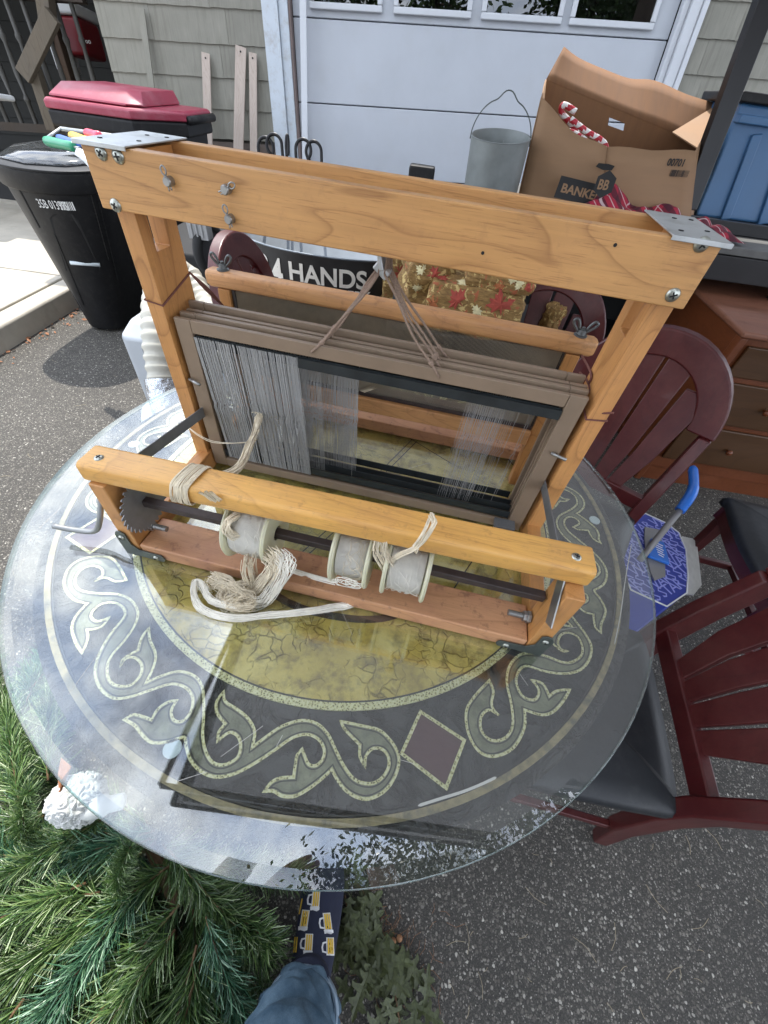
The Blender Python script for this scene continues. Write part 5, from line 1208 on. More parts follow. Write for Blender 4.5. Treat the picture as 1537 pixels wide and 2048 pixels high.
cc = PY(850, 560, 1.55); bl3 = blob(Vector((cc.x, cc.y, cc.z)), .075, .12, .12, 15, R(10), .03); r3 = thing('bunched_cloth', 'bunched autumn leaf cloth draped left of the folded stack', 'cloth', (cc.x, cc.y, cc.z-.1)); part('folds', bl3, m_aut, r3, absolute=True, smooth=True)
for x, y, s, r_, m_ in ((845, 540, .03, 1, m_cream), (870, 548, .04, 2, m_mapr), (835, 575, .03, 3, m_cream)): leaf_on(bl3, r3, x, y, s, r_, m_)
cc = PY(800, 560, 1.9); bl4 = blob(Vector((cc.x, cc.y, cc.z-.02)), .06, .08, .13, 33, 0, .02); r4 = thing('hanging_cloth', 'dark autumn leaf cloth edge hanging just right of the winery tub', 'cloth', (cc.x, cc.y, cc.z-.1)); part('folds', bl4, m_aut, r4, absolute=True, smooth=True)
leaf_on(bl4, r4, 803, 545, .05, 1, m_mapr)
cc = PY(1106, 635, 1.5); bl5 = blob(Vector((cc.x, cc.y, cc.z-.01)), .022, .03, .05, 41, .3, .012); single('cloth_corner', bl5, m_aut, 'small knotted corner of leaf cloth showing through the chair back', 'cloth', smooth=True)
b = B(); p = PY(940, 640, 1.45); b.box(-.08, .5, 1.36, 1.75, .0, p.z-.02)
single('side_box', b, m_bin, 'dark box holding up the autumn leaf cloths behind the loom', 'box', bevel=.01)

# ------------------------------------------------------------------ blue patterned carton with papers and the blue handled wiper
bc = thing('patterned_box', 'blue box top printed all over with letters, beside the glass table', 'box', PZ(1320, 1110, .30)); m_bb = mat('deep_blue_card', (.035, .055, .33), .55, 0, .1, 10, .05); m_bl = mat('lilac_print', (.33, .36, .80), .6, 0, .05, 10, 0)
BZ = .30
top_poly = [(1290, 1027), (1334, 1047), (1358, 1066), (1372, 1100), (1376, 1150), (1374, 1186), (1334, 1213), (1262, 1180), (1235, 1120), (1262, 1050)]
tpw = [PZ(x, y, BZ) for x, y in top_poly]
b = B(); b.prism([(p.x, p.y) for p in tpw], .02, BZ); part('body', b, m_bb, bc, absolute=True, bevel=.003)
b = B(); 
for i in range(len(tpw)): b.bar(tpw[i]+Vector((0, 0, .001)), tpw[(i+1) % len(tpw)]+Vector((0, 0, .001)), .004, .003)
part('white_edge', b, m_wh, bc, absolute=True)
u = (PZ(1374, 1140, BZ)-PZ(1300, 1155, BZ)).normalized(); u = (PZ(1370, 1120, BZ)-PZ(1290, 1160, BZ)).normalized(); v_ = Vector((-u.y, u.x, 0)); cen = PZ(1318, 1120, BZ)
cu = bpy.data.curves.new('t', 'FONT'); cu.body = 'STAR WARS STAR WARS\nWARS STAR WARS STAR\n'*4; cu.size = .054; cu.space_line = .60; cu.space_character = .86; cu.offset = 0; cu.extrude = .0003; cu.resolution_u = 1
cu.align_x = 'CENTER'; cu.align_y = 'CENTER'
to = bpy.data.objects.new('t', cu); COL.objects.link(to); me = bpy.data.meshes.new_from_object(to.evaluated_get(bpy.context.evaluated_depsgraph_get())); bpy.data.objects.remove(to)
bm = bmesh.new(); bm.from_mesh(me); bmesh.ops.transform(bm, matrix=frameM(cen+Vector((0, 0, .0012)), u, v_), verts=bm.verts)
n_ = len(tpw)
cxy = sum(tpw, Vector((0, 0, 0)))/n_
for i in range(n_):
    a, c = tpw[i], tpw[(i+1) % n_]; e = c-a; no = Vector((e.y, -e.x, 0)); 
    if no.dot(a-cxy) < 0: no = -no
    bmesh.ops.bisect_plane(bm, geom=bm.verts[:]+bm.edges[:]+bm.faces[:], plane_co=a, plane_no=no, clear_outer=True)
bmesh.ops.translate(bm, vec=-bc.location, verts=bm.verts); bm.to_mesh(me); bm.free(); me.materials.clear(); me.materials.append(m_bl)
o = bpy.data.objects.new('printed_letters', me); COL.objects.link(o); o.parent = bc
m_pap = mat('paper_edges', (.55, .54, .50), .8, 0, .12, 30, .1)
for i in range(5):
    k = i*4; q = [PZ(1366+k, 1074-2+i, BZ-.02-.01*i), PZ(1378+k, 1080, BZ-.02-.01*i), PZ(1388+k, 1170, BZ-.02-.01*i), PZ(1372+k, 1190, BZ-.02-.01*i)]; b = B()
    cxx = PZ(1330, 1120, BZ-.02-.01*i); b.prism([(p.x, p.y) for p in (cxx, *q)], BZ-.024-.01*i, BZ-.020-.01*i)
    single('paper_sheet', b, m_pap, 'pale sheet in the fan of papers under the blue lettered box', 'paper', 'fanned papers under the blue box')
wp = thing('window_wiper', 'blue handled wiper with grey pole lying on the lettered box', 'wiper', PZ(1320, 1100, BZ+.03)); m_bh = mat('bright_blue_plastic', (.02, .16, .62), .3, 0, .06, 10, .05); m_pole = mat('grey_pole', (.26, .255, .25), .45, .2, .1, 10, .05)
e0 = PZ(1280, 1120, BZ+.05); e1 = PZ(1365, 1015, .46)
b = B(); b.tube([e0, e1], .0105, 14); part('pole', b, m_pole, wp, absolute=True, smooth=True)
b = B(); b.tube(smooth_path([e1+(e0-e1)*.06, e1, PZ(1379, 995, .48), PZ(1386, 980, .49), PZ(1388, 962, .495), PZ(1386, 935, .50)], 4), [.016]*6+[.017]*8+[.015]*6+[.010], 14); part('grip', b, m_bh, wp, absolute=True, smooth=True)
hu = (PZ(1312, 1175, BZ)-PZ(1298, 1050, BZ)).normalized(); hv = Vector((-hu.y, hu.x, 0)); hc = PZ(1312, 1105, BZ+.006)
def hq(a, c): p = hc+hu*a+hv*c; return (p.x, p.y)
b = B(); b.prism([hq(-.125, .022), (hq(-.115, -.03)), hq(-.05, -.036), hq(.04, -.034), hq(.10, -.028), hq(.135, -.016), hq(.10, .022), hq(0, .03)], BZ+.003, BZ+.009); part('metal_plate', b, m_pole, wp, absolute=True, bevel=.002)
b = B(); b.prism([hq(-.05, .024), hq(-.05, -.02), hq(.045, -.036), hq(.05, .034)], BZ+.010, BZ+.024); part('head', b, m_bh, wp, absolute=True, bevel=.005, seg=3)
b = B()
for k in range(6): b.bar(Vector((*hq(-.03+.011*k, -.014+.002*k), BZ+.0245)), Vector((*hq(-.024+.011*k, .016-.003*(k % 2)), BZ+.0245)), .0035, .0008)
part('pale_marking', b, m_binw, wp, absolute=True)

# ------------------------------------------------------------------ artificial pine branches on the ground, bottom left
random.seed(3)
def needle_mat():
    m, nt, b, o = newmat('pine_needle'); at = N(nt, 'ShaderNodeAttribute', attribute_name='tone'); oi = N(nt, 'ShaderNodeObjectInfo')
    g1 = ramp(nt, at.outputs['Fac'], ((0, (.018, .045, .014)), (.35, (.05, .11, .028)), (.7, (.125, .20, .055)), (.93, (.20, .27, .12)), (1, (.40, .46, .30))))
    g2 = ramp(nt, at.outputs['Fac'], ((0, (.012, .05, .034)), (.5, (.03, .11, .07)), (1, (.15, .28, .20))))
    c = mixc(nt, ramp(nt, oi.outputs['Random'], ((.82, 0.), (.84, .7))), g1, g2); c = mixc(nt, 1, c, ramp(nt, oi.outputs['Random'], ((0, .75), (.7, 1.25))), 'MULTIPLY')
    nt.links.new(c, b.inputs['Base Color']); b.inputs['Roughness'].default_value = .38; return m
m_nd = needle_mat(); m_twig = mat('brown_twist_wire', (.13, .075, .035), .7, 0, .3, 60, .3, 300)
def branch_mesh(L_, droop, nneed, nl):
    b = B(); tones = []; stem = [Vector((0, L_*t, .02*math.sin(t*2.5)-droop*t*t)) for t in [i/10 for i in range(11)]]
    def at(t): f = t*10; i = min(9, int(f)); return stem[i].lerp(stem[i+1], f-i)
    for j in range(nneed):
        t = random.random()**.85; p = at(t); a = random.uniform(0, 6.283); ln = nl*random.uniform(.6, 1.15)*(1-.25*t); fw = random.uniform(.5, 1.35)
        d = Vector((math.cos(a), fw, math.sin(a)*.8)).normalized(); d2 = (d+Vector((jit(.5), jit(.4), -.15+jit(.45)))).normalized(); wd = .00072*random.uniform(.8, 1.3)
        s = d.cross(Vector((jit(1), jit(1), jit(1)))).normalized()*wd; m1 = p+d*ln*.5; e = m1+d2*ln*.5; tn = random.random()**1.3
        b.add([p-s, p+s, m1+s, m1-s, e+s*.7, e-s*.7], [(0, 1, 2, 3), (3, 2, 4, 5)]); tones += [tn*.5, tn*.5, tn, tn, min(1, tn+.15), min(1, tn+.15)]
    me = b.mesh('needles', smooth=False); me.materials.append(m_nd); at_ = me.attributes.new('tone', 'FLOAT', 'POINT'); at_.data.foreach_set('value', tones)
    b2 = B(); b2.tube(stem, [.0028-.0016*i/10 for i in range(11)], 6); ms = b2.mesh('stem', smooth=True); ms.materials.append(m_twig); return me, ms
BM = [branch_mesh(random.uniform(.24, .36), random.uniform(.0, .07), 880, random.uniform(.062, .085)) for _ in range(6)]
pine = thing('artificial_pine_tree', 'pile of green artificial pine branches on the driveway at the bottom left', 'artificial tree', (-.45, -.05, 0))
def inside(x, y):
    return True
cnt = 0
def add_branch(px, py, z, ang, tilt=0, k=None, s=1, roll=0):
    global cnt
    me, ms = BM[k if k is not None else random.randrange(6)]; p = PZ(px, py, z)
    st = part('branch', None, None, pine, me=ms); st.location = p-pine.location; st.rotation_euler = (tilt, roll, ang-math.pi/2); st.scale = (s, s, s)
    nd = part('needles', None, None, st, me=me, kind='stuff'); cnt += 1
def ga(dx, dy): return math.atan2(-dy, dx)+.1                # picture direction to heading on the ground
hub_ = [(300, 1690), (340, 1800), (380, 1900), (250, 1620)]
layout = [(300,1690,-250,90),(330,1720,-260,120),(340,1760,-240,160),(350,1800,-200,200),(360,1850,-160,230),(380,1880,-60,240),(390,1900,20,240),(390,1880,40,200),(400,1780,90,120),(330,1690,120,60),(300,1660,-200,20),
 (260,1640,-220,-20),(250,1620,-200,60),(100,1560,-100,-80),(60,1500,-60,-120),(30,1450,-30,-100),(80,1620,-150,40),(120,1680,-190,60),(160,1760,-200,110),(190,1840,-190,160),(230,1900,-150,200),(280,1950,-80,200),(100,1820,-160,120),(60,1900,-140,140),(140,1950,-120,180),(200,2000,-60,200),(330,1980,10,200),(400,1950,30,200),(400,1830,50,110),(380,1730,100,10),(60,1720,-140,-10),(30,1650,-120,30),(20,1800,-120,90),(10,1900,-100,140),(40,2000,-60,160),(120,2040,-20,150),(300,2030,20,160),(400,2030,10,150),(430,2000,0,150),(20,1540,-80,40),(90,1480,60,-90),(60,1400,20,-90),(30,1600,-60,-70),(130,1640,40,80),(220,1700,-80,150),(280,1760,-60,170),(200,1790,-160,60)]
for i, (x, y, dx, dy) in enumerate(layout):
    for lay, (z, j_) in enumerate(((.03, 26), (.13, 20), (.22, 14))):
        if lay == 2 and i % 3 == 2: continue
        if (x < 110 and y < 1560) and lay == 2: continue
        add_branch(x+jit(j_), y+jit(j_), z+jit(.02), ga(dx, dy)+jit(.3), random.uniform(-.25, .3), roll=jit(.5), s=random.uniform(.85, 1.1))
for x, y in ((70, 1680), (250, 1785)): add_branch(x, y, .2, 1.0, 1.25, k=1, s=.6)
b = B(); b.tube([PZ(330, 1750, .02), PZ(350, 1800, .14), PZ(300, 1690, .16)], .012, 8); part('trunk_pole', b, m_twig, pine, absolute=True)
# white curly plaster figure
m_pl = mat('white_plaster', (.60, .60, .575), .6, 0, .04, 20, .2, 80)
c = PZ(158, 1600, .34); bm = bmesh.new(); bmesh.ops.create_icosphere(bm, subdivisions=6, radius=1)
for v in bm.verts:
    p = v.co; q = Vector((p.x*.047, p.y*.042, p.z*.055)); wv = noise.noise(p*2.2+Vector((3, 1, 2))); curl = math.sin((p.x*3+wv*5)*4.2+math.sin(p.y*6+wv*3)*1.6)*.0030+noise.noise(p*7)*.003; v.co = c+q*(1+.12*noise.noise(p*1.4))+p*curl
b = B(); b.v = [v.co.copy() for v in bm.verts]; b.f = [tuple(v.index for v in f.verts) for f in bm.faces]; bm.free()
pf = thing('plaster_figure', 'white curly haired plaster figure lying among the pine branches under the glass edge', 'figurine', (c.x, c.y, c.z-.07)); part('curly_head', b, m_pl, pf, absolute=True, smooth=True)
b = B(); b.tube(smooth_path([c+Vector((.01, -.015, .01)), c+Vector((.035, -.01, .01)), c+Vector((.06, .0, .0)), c+Vector((.085, .01, -.01))], 4), [.018]*4+[.02]*4+[.015]*4+[.008], 16); part('shoulder', b, m_pl, pf, absolute=True, smooth=True)
b = B(); q = [PZ(x, y, .40) for x, y in ((108, 1545), (122, 1515), (135, 1530), (128, 1560), (112, 1590))]; b.add([p+Vector((0, 0, jit(.02))) for p in q], [(0, 1, 2, 3, 4)]); single('dry_leaf', b, m_dry, 'curled russet dry leaf beside the plaster figure', 'leaf', solid=.001)
# oak leaves fallen on the driveway
m_oak = mat('dull_oak_leaf', (.062, .075, .026), .5, 0, .55, 14, .25, 120); m_oak2 = mat('brown_oak_leaf', (.12, .055, .028), .6, 0, .3, 30, .25, 120)
half = [(0, 0), (.03, .04), (.16, .12), (.30, .10), (.22, .19), (.08, .24), (.10, .32), (.30, .40), (.44, .38), (.34, .48), (.12, .50), (.12, .58), (.26, .68), (.34, .68), (.24, .76), (.08, .76), (.09, .86), (.03, 1.0)]
def oak_mesh(seed):
    random.seed(seed); pts = [Vector((x*(1+jit(.1)), y, .10*abs(x)*(1 if seed % 2 else -.6)+.10*math.sin(y*3+seed))) for x, y in half]; n = len(pts); ml = [Vector((0, y, .10*math.sin(y*3+seed)-.02)) for x, y in half]
    vs = ml+pts+[Vector((-p.x*(1+jit(.08)), p.y+jit(.02), p.z)) for p in pts]; fs = []
    for i in range(n-1): fs += [(i, i+1, n+i+1, n+i), (i+1, i, 2*n+i, 2*n+i+1)]
    b = B(); b.add(vs, fs); b.tube([(0, -.28, .02), (0, 0, 0), (0, .95, .03)], [.012, .012, .004], 5); return b.mesh('leaf')
OK_ = [oak_mesh(i) for i in range(4)]
for me in OK_: me.materials.append(m_oak)
random.seed(9)
tw = [thing('oak_twig', l, 'twig', PZ(x, y, .0), group='fallen oak twigs beside the foot') for l, x, y in (('fallen oak twig with dark green lobed leaves right beside the sock', 700, 1830), ('fallen oak twig whose leaves spread at the bottom of the photo right of the jeans', 780, 1990), ('leafy oak twig lying between the two others', 740, 1900))]
for i in range(54):
    k = i % 3; x, y = ((700, 1830), (790, 1990), (735, 1905))[k]; p = PZ(x+random.gauss(0, 32), y+random.gauss(0, (38, 45, 55)[k]), .004+random.uniform(0, .028)); s = random.uniform(.055, .085)
    if p.x < .035: p.x = .035+random.random()*.03
    o = part('leaf', None, None, tw[k], me=OK_[random.randrange(4)]); o.location = p-tw[k].location; o.rotation_euler = (jit(.35), jit(.45), random.uniform(0, 6.28)); o.scale = (s*.9, s, s)
for k, pts in enumerate((((690, 1790), (700, 1840), (712, 1880)), ((770, 1920), (790, 1985), (800, 2045)), ((720, 1860), (745, 1905), (770, 1960)))):
    b = B(); b.tube([PZ(x, y, .012) for x, y in pts], .0022, 6); part('stem', b, m_twig, tw[k], absolute=True)
for x, y, l in ((792, 1880, 'pair of tan acorn caps on the asphalt beside the oak leaves'), ):
    a = thing('acorn', l, 'acorn', PZ(x, y, .008)); m_ac2 = mat('acorn_tan', (.38, .19, .09), .6)
    for dx in (-.006, .008):
        b = B(); b.lathe([(0, .008), (.006, .005), (.007, 0), (.005, -.004), (0, -.006)], (dx, dx*.4, 0), (.3, .2, 1), 14); part('cap', b, m_ac2, a, smooth=True)
b = B()
for i in range(110):
    x, y = PZ(random.gauss(780, 45), random.gauss(1900, 60), .006).xy; a = random.uniform(0, 6.3); l = random.uniform(.015, .045); b.tube([(x, y, .004), (x+math.cos(a)*l*.5, y+math.sin(a)*l*.5, .008), (x+math.cos(a+.3)*l, y+math.sin(a+.3)*l, .004)], .0005, 4)
single('dead_needles', b, mat('rust_needles', (.22, .10, .04), .7), 'rusty thread-thin dead needles scattered among the oak leaves', 'needles', kind='stuff')

b = B()
for i in range(60):
    p = PZ(random.uniform(900, 1530), random.uniform(1700, 2045), .004) if i < 30 else PZ(random.uniform(0, 230), random.uniform(700, 1250), .004)
    a = random.uniform(0, 6.3); l = random.uniform(.01, .07)*(1 if i % 3 else .4); b.tube(smooth_path([p, p+Vector((math.cos(a)*l*.5, math.sin(a)*l*.5, .002)), p+Vector((math.cos(a+.2)*l, math.sin(a+.2)*l, .001))], 4), .0006, 4)
single('twig_litter', b, mat('pale_grass_stalk', (.34, .28, .18), .8), 'thin dry stalks and twig bits strewn over the open asphalt', 'debris', kind='stuff')

# ------------------------------------------------------------------ the person holding the camera: one foot in a patterned sock, blue jeans
per = thing('person', 'person in rolled blue jeans and a navy beer mug sock standing at the table', 'person', (-.05, -.42, 0))
m_skin = mat('skin', (.45, .27, .19), .55, 0, .06, 20, .1, 80); m_sock = mat('navy_sock', (.018, .022, .045), .9, 0, .15, 60, .6, 420)
def denim():
    m, nt, b, o = newmat('blue_denim'); v = coords(nt, (1, 1, 1)); n = noi(nt, v, 22, 7, .7); c = ramp(nt, n, ((.3, (.035, .085, .14)), (.7, (.14, .22, .29)))); f = noi(nt, coords(nt, (900, 900, 200)), 1, 2)
    c = mixc(nt, .5, c, ramp(nt, f, ((.35, .55), (.65, 1.))), 'MULTIPLY'); nt.links.new(c, b.inputs['Base Color']); b.inputs['Roughness'].default_value = .85; bump(nt, b, f, .4, .001); return m
m_den = denim(); m_denin = mat('denim_underside', (.26, .34, .42), .85, 0, .12, 60, .4, 400)
def skin_body(name, verts, edges, radii, m_, parent, sub=2, root=0):
    me = bpy.data.meshes.new(name); me.from_pydata([tuple(Vector(v)-parent.location) for v in verts], edges, []); o = bpy.data.objects.new(name, me); COL.objects.link(o); o.parent = parent
    sk_ = o.modifiers.new('skin', 'SKIN'); sk_.use_smooth_shade = True; me.materials.append(m_)
    for i, r in enumerate(radii): me.skin_vertices[0].data[i].radius = r if hasattr(r, '__len__') else (r, r)
    me.skin_vertices[0].data[root].use_root = True; s = o.modifiers.new('sub', 'SUBSURF'); s.levels = s.render_levels = sub; return o
# the body: one continuous skinned surface
bv = [(-.10, -.46, .90), (-.10, -.46, 1.06), (-.10, -.44, 1.22), (-.10, -.43, 1.36), (-.10, -.42, 1.46), (-.10, -.41, 1.52), (-.10, -.38, 1.62), (-.10, -.37, 1.70),
      (-.27, -.43, 1.40), (-.33, -.36, 1.18), (-.235, -.16, 1.24), (-.15, -.06, 1.352), (.07, -.43, 1.40), (.16, -.36, 1.18), (.14, -.14, 1.20), (.085, -.045, 1.315),
      (-.20, -.45, .84), (-.22, -.42, .48), (-.24, -.46, .10), (-.01, -.44, .84), (-.05, -.325, .47), (-.045, -.215, .10)]
be = [(0, 1), (1, 2), (2, 3), (3, 4), (4, 5), (5, 6), (6, 7), (4, 8), (8, 9), (9, 10), (10, 11), (4, 12), (12, 13), (13, 14), (14, 15), (0, 16), (16, 17), (17, 18), (0, 19), (19, 20), (20, 21)]
rd = [(.15, .11), (.135, .10), (.15, .11), (.16, .11), (.10, .08), (.055, .055), (.075, .09), (.06, .07), .065, .045, .036, .028, .065, .045, .036, .028, (.085, .09), .06, .038, (.085, .09), .055, .034]
body_ = skin_body('body', bv, be, rd, m_skin, per)
# shirt
skin_body('shirt', [bv[i] for i in (0, 1, 2, 3, 4, 8, 12)]+[(-.32, -.38, 1.24), (.13, -.38, 1.24)], [(0, 1), (1, 2), (2, 3), (3, 4), (4, 5), (4, 6), (5, 7), (6, 8)], [(.165, .125), (.15, .115), (.165, .125), (.175, .125), (.11, .09), .08, .08, .062, .062], mat('dark_grey_shirt', (.05, .05, .055), .9, 0, .1, 8, .2, 300), per)
hb = B(); hb.lathe([(0, .11), (.05, .10), (.085, .06), (.092, .0), (.088, -.04), (.0, -.05)], (-.10, -.385, 1.665), (0, -.25, 1), 20); part('hair', hb, mat('brown_hair', (.05, .03, .02), .8, 0, .3, 60, .6, 200), per, absolute=True, smooth=True)
b = B(); b.lathe([(0, 0), (.011, -.006), (.013, -.02), (0, -.03)], (-.10, -.285, 1.635), (0, 1, .2), 10); part('nose', b, m_skin, per, absolute=True, smooth=True)
for s in (-1, 1):
    b = B(); b.lathe([(0, .008), (.010, .003), (.011, 0), (0, -.004)], (-.10+s*.032, -.293, 1.665), (0, 1, 0), 12); part('eye', b, m_wh, per, absolute=True, smooth=True)
    b = B(); b.lathe([(0, .006), (.018, .004), (.022, 0), (0, -.006)], (-.10+s*.082, -.385, 1.645), (s, 0, 0), 12); part('ear', b, m_skin, per, absolute=True, smooth=True)
b = B(); b.bar((-.125, -.292, 1.592), (-.075, -.292, 1.592), .008, .006); part('mouth', b, mat('lips', (.35, .12, .10), .5), per, absolute=True, bevel=.003)
# hands round the phone (behind the lens plane)
for s in (-1, 1):
    w0 = Vector((-.105, -.045, 1.315)) if s < 0 else Vector((.085, -.045, 1.315))
    if s < 0: w0 = Vector((-.150, -.060, 1.352))
    vs = [w0, w0+Vector((-s*.010, .004, .038)), w0+Vector((-s*.012, .0, .066))]
    if s < 0: vs = [w0, w0+Vector((.036, .018, .0)), w0+Vector((.066, .032, .002))]
    ed = [(0, 1), (1, 2)]; rr = [(.026, .02), (.036, .016), (.034, .014)]
    for f in range(4):
        base_ = len(vs); z = .075-.019*f+.012; l = (.030, .034, .032, .025)[f]; p = w0+Vector((-s*.014, -.004, z)); q4 = [p, p+Vector((-s*l, -.012, .006)), p+Vector((-s*l*1.7, -.018, .0)), p+Vector((-s*l*2.1, -.010, -.004))]
        if s < 0: u_ = Vector((.89, .45, .03)).normalized(); v4 = Vector((-.45, .89, 0)); p = w0+u_*.070+v4*(.016*f-.022); q4 = [p, p+u_*l*.9, p+u_*l*1.5+Vector((0, 0, .006)), p+u_*l*1.9+Vector((0, 0, .016))]
        vs += q4; ed += [(2 if f < 2 else 1, base_), (base_, base_+1), (base_+1, base_+2), (base_+2, base_+3)]; rr += [.0098, .0088, .008, .007]
    base_ = len(vs); p = w0+Vector((s*.008, .0, .02)); vs += [p+Vector((0, -.02, .02)), p+Vector((-s*.018, -.03, .042)), p+Vector((-s*.034, -.032, .055))]; ed += [(0, base_), (base_, base_+1), (base_+1, base_+2)]; rr += [.013, .011, .008]
    skin_body('hand', vs, ed, rr, m_skin, per)
ph = thing('phone', 'black phone held level in both hands above the table', 'phone', (0, -.02, 1.33)); b = B()
Mph = Matrix((GA[0], GA[1], -GA[2])).transposed().to_4x4(); Mph.translation = C0-GA[2]*.012; b.box(-.036, .036, -.10, .012, -.004, .004, Mph); part('case', b, m_bin, ph, absolute=True, bevel=.003)
# jeans
def limb(nm, st, m_, sub=True, ripple=.0, seed=0, parent=per, n=56):
    b = B(); secs = []
    pts = [Vector(s[0]) for s in st]
    for i, (p, rx, ry) in enumerate(st):
        p = Vector(p); d = (pts[min(i+1, len(pts)-1)]-pts[max(0, i-1)]).normalized(); u = Vector((1, 0, 0)); u = (u-d*u.dot(d)).normalized(); v = d.cross(u)
        secs.append([p+u*math.cos(2*math.pi*k/n)*(rx+ripple*(noise.noise(Vector((math.cos(2*math.pi*k/n)*1.5, math.sin(2*math.pi*k/n)*1.5, i*.45+seed)))+.4*noise.noise(Vector((math.cos(2*math.pi*k/n)*2.4, math.sin(2*math.pi*k/n)*2.4, i*1.3+seed+9)))))+v*math.sin(2*math.pi*k/n)*(ry+ripple*noise.noise(Vector((math.cos(2*math.pi*k/n)*1.5+5, math.sin(2*math.pi*k/n)*1.5, i*.45+seed)))) for k in range(n)])
    b.loft(secs); return part(nm, b, m_, parent, absolute=True, smooth=True)
ank = PZ(622, 1935, .14)
JS = -.028
J = [((-.025, -.172, .155), .062, .058), ((-.028, -.178, .17), .066, .063), ((-.032, -.188, .20), .070, .068), ((-.040, -.205, .25), .073, .072), ((-.046, -.232, .32), .076, .075), ((-.05, -.27, .40), .082, .08), ((-.05, -.32, .48), .088, .085), ((-.04, -.37, .62), .095, .09), ((-.02, -.43, .78), .105, .10), ((-.03, -.46, .88), .12, .11)]
def dens(J, k=3):
    res = []
    for a, c in zip(J[:-1], J[1:]):
        for i in range(k): t = i/k; res.append((Vector(a[0]).lerp(Vector(c[0]), t), a[1]*(1-t)+c[1]*t, a[2]*(1-t)+c[2]*t))
    return res+[J[-1]]
J = [((p[0], p[1]+JS*max(0, 1-(p[2]-.15)/.5), p[2]), a, c) for p, a, c in J]
limb('jeans_leg', dens(J, 6), m_den, ripple=.022, seed=2)
limb('jeans_leg', dens([((-.24, -.46, .12), .06, .06), ((-.23, -.45, .3), .075, .075), ((-.22, -.43, .5), .085, .085), ((-.2, -.45, .8), .115, .11), ((-.12, -.46, .92), .15, .12)]), m_den, ripple=.012, seed=8)
cf = [((-.024, -.171, .150), .066, .061), ((-.0245, -.172, .153), .0695, .0655), ((-.0262, -.176, .168), .071, .067), ((-.0275, -.179, .178), .070, .066), ((-.0277, -.179, .180), .066, .062)]
cf = [((p[0], p[1]+JS, p[2]), a, c) for p, a, c in cf]
limb('rolled_cuff', cf, m_denin, ripple=.004, seed=2)
# sock foot: heel under the cuff, toes pointing to the table
ft = [((-.022, -.215, .045), .034, .040), ((-.022, -.20, .055), .040, .052), ((-.021, -.175, .062), .043, .062), ((-.021, -.15, .062), .044, .060), ((-.020, -.125, .056), .046, .053), ((-.020, -.095, .050), .048, .047), ((-.021, -.06, .045), .050, .041), ((-.023, -.025, .040), .051, .036), ((-.026, .005, .034), .047, .030), ((-.028, .025, .028), .036, .022), ((-.029, .034, .026), .018, .012)]
sock = limb('sock', dens(ft, 3), m_sock, n=40)
b = B(); b.tube([(-.0225, -.178, .06), (-.023, -.176, .12), (-.025, -.18, .18)], [.045, .046, .05], 24); part('sock_cuff', b, m_sock, per, absolute=True, smooth=True)
m_beer = mat('beer_yellow', (.72, .47, .06), .9, 0, .12, 60, .3, 400); m_mugw = mat('mug_white', (.68, .68, .68), .9, 0, .06, 60, .3, 400)
sb = B(); sm = sock.data; sb.v = [v.co+per.location for v in sm.vertices]; sb.f = [tuple(p.vertices) for p in sm.polygons]
tree_s = BVHTree.FromPolygons([tuple(v) for v in sb.v], sb.f)
def onto(poly, m_, nm, off_):
    n = len(poly); vs = []
    for x, y in poly:
        d = ray(GA, x, y).normalized(); h = tree_s.ray_cast(C0, d)
        if h[0] is None: return
        vs.append(h[0]+h[1]*off_)
    b = B(); tri = tessellate_polygon([[Vector((p[0], p[1], 0)) for p in poly]]); b.add(vs, [tuple(t) for t in tri]); part(nm, b, m_, sock, absolute=True)
def subd(poly, k=3):
    res = []
    for i in range(len(poly)):
        a, c = poly[i], poly[(i+1) % len(poly)]
        for j in range(k): res.append((a[0]+(c[0]-a[0])*j/k, a[1]+(c[1]-a[1])*j/k))
    return res
for gx, gy, tl in ((610, 1840, .16), (655, 1846, -.1), (618, 1888, .08), (660, 1895, 0), (632, 1800, .1), (590, 1892, .1), (598, 1815, .2)):
    def q(x, y): return (gx+x*.82+y*-tl, gy+y+x*tl*.5)
    onto(subd([q(-9, -20), q(9, -20), q(10, 16), q(-9, 16)]), m_mugw, 'mug_print', .0012)
    onto(subd([q(-6.5, -18), q(-2.5, -18), q(-2.5, 13), q(-6.5, 13)]), m_beer, 'mug_print', .002); onto(subd([q(-.8, -18), q(2.5, -18), q(3, 13), q(-.8, 13)]), m_beer, 'mug_print', .002); onto(subd([q(4.2, -18), q(7, -18), q(7.5, 13), q(4.5, 13)]), m_beer, 'mug_print', .002)
    onto(subd([q(-11, 14), q(11, 14), q(11, 20), q(5, 23), q(-4, 21), q(-10, 22)], 2), m_mugw, 'mug_print', .0022)
    onto([q(-9, -12), q(-18, -10), q(-21, 0), q(-19, 10), q(-9, 12), q(-9, 8.5), q(-16, 7), q(-17, 0), q(-15, -7), q(-9, -8.5)], m_mugw, 'mug_print', .0012)

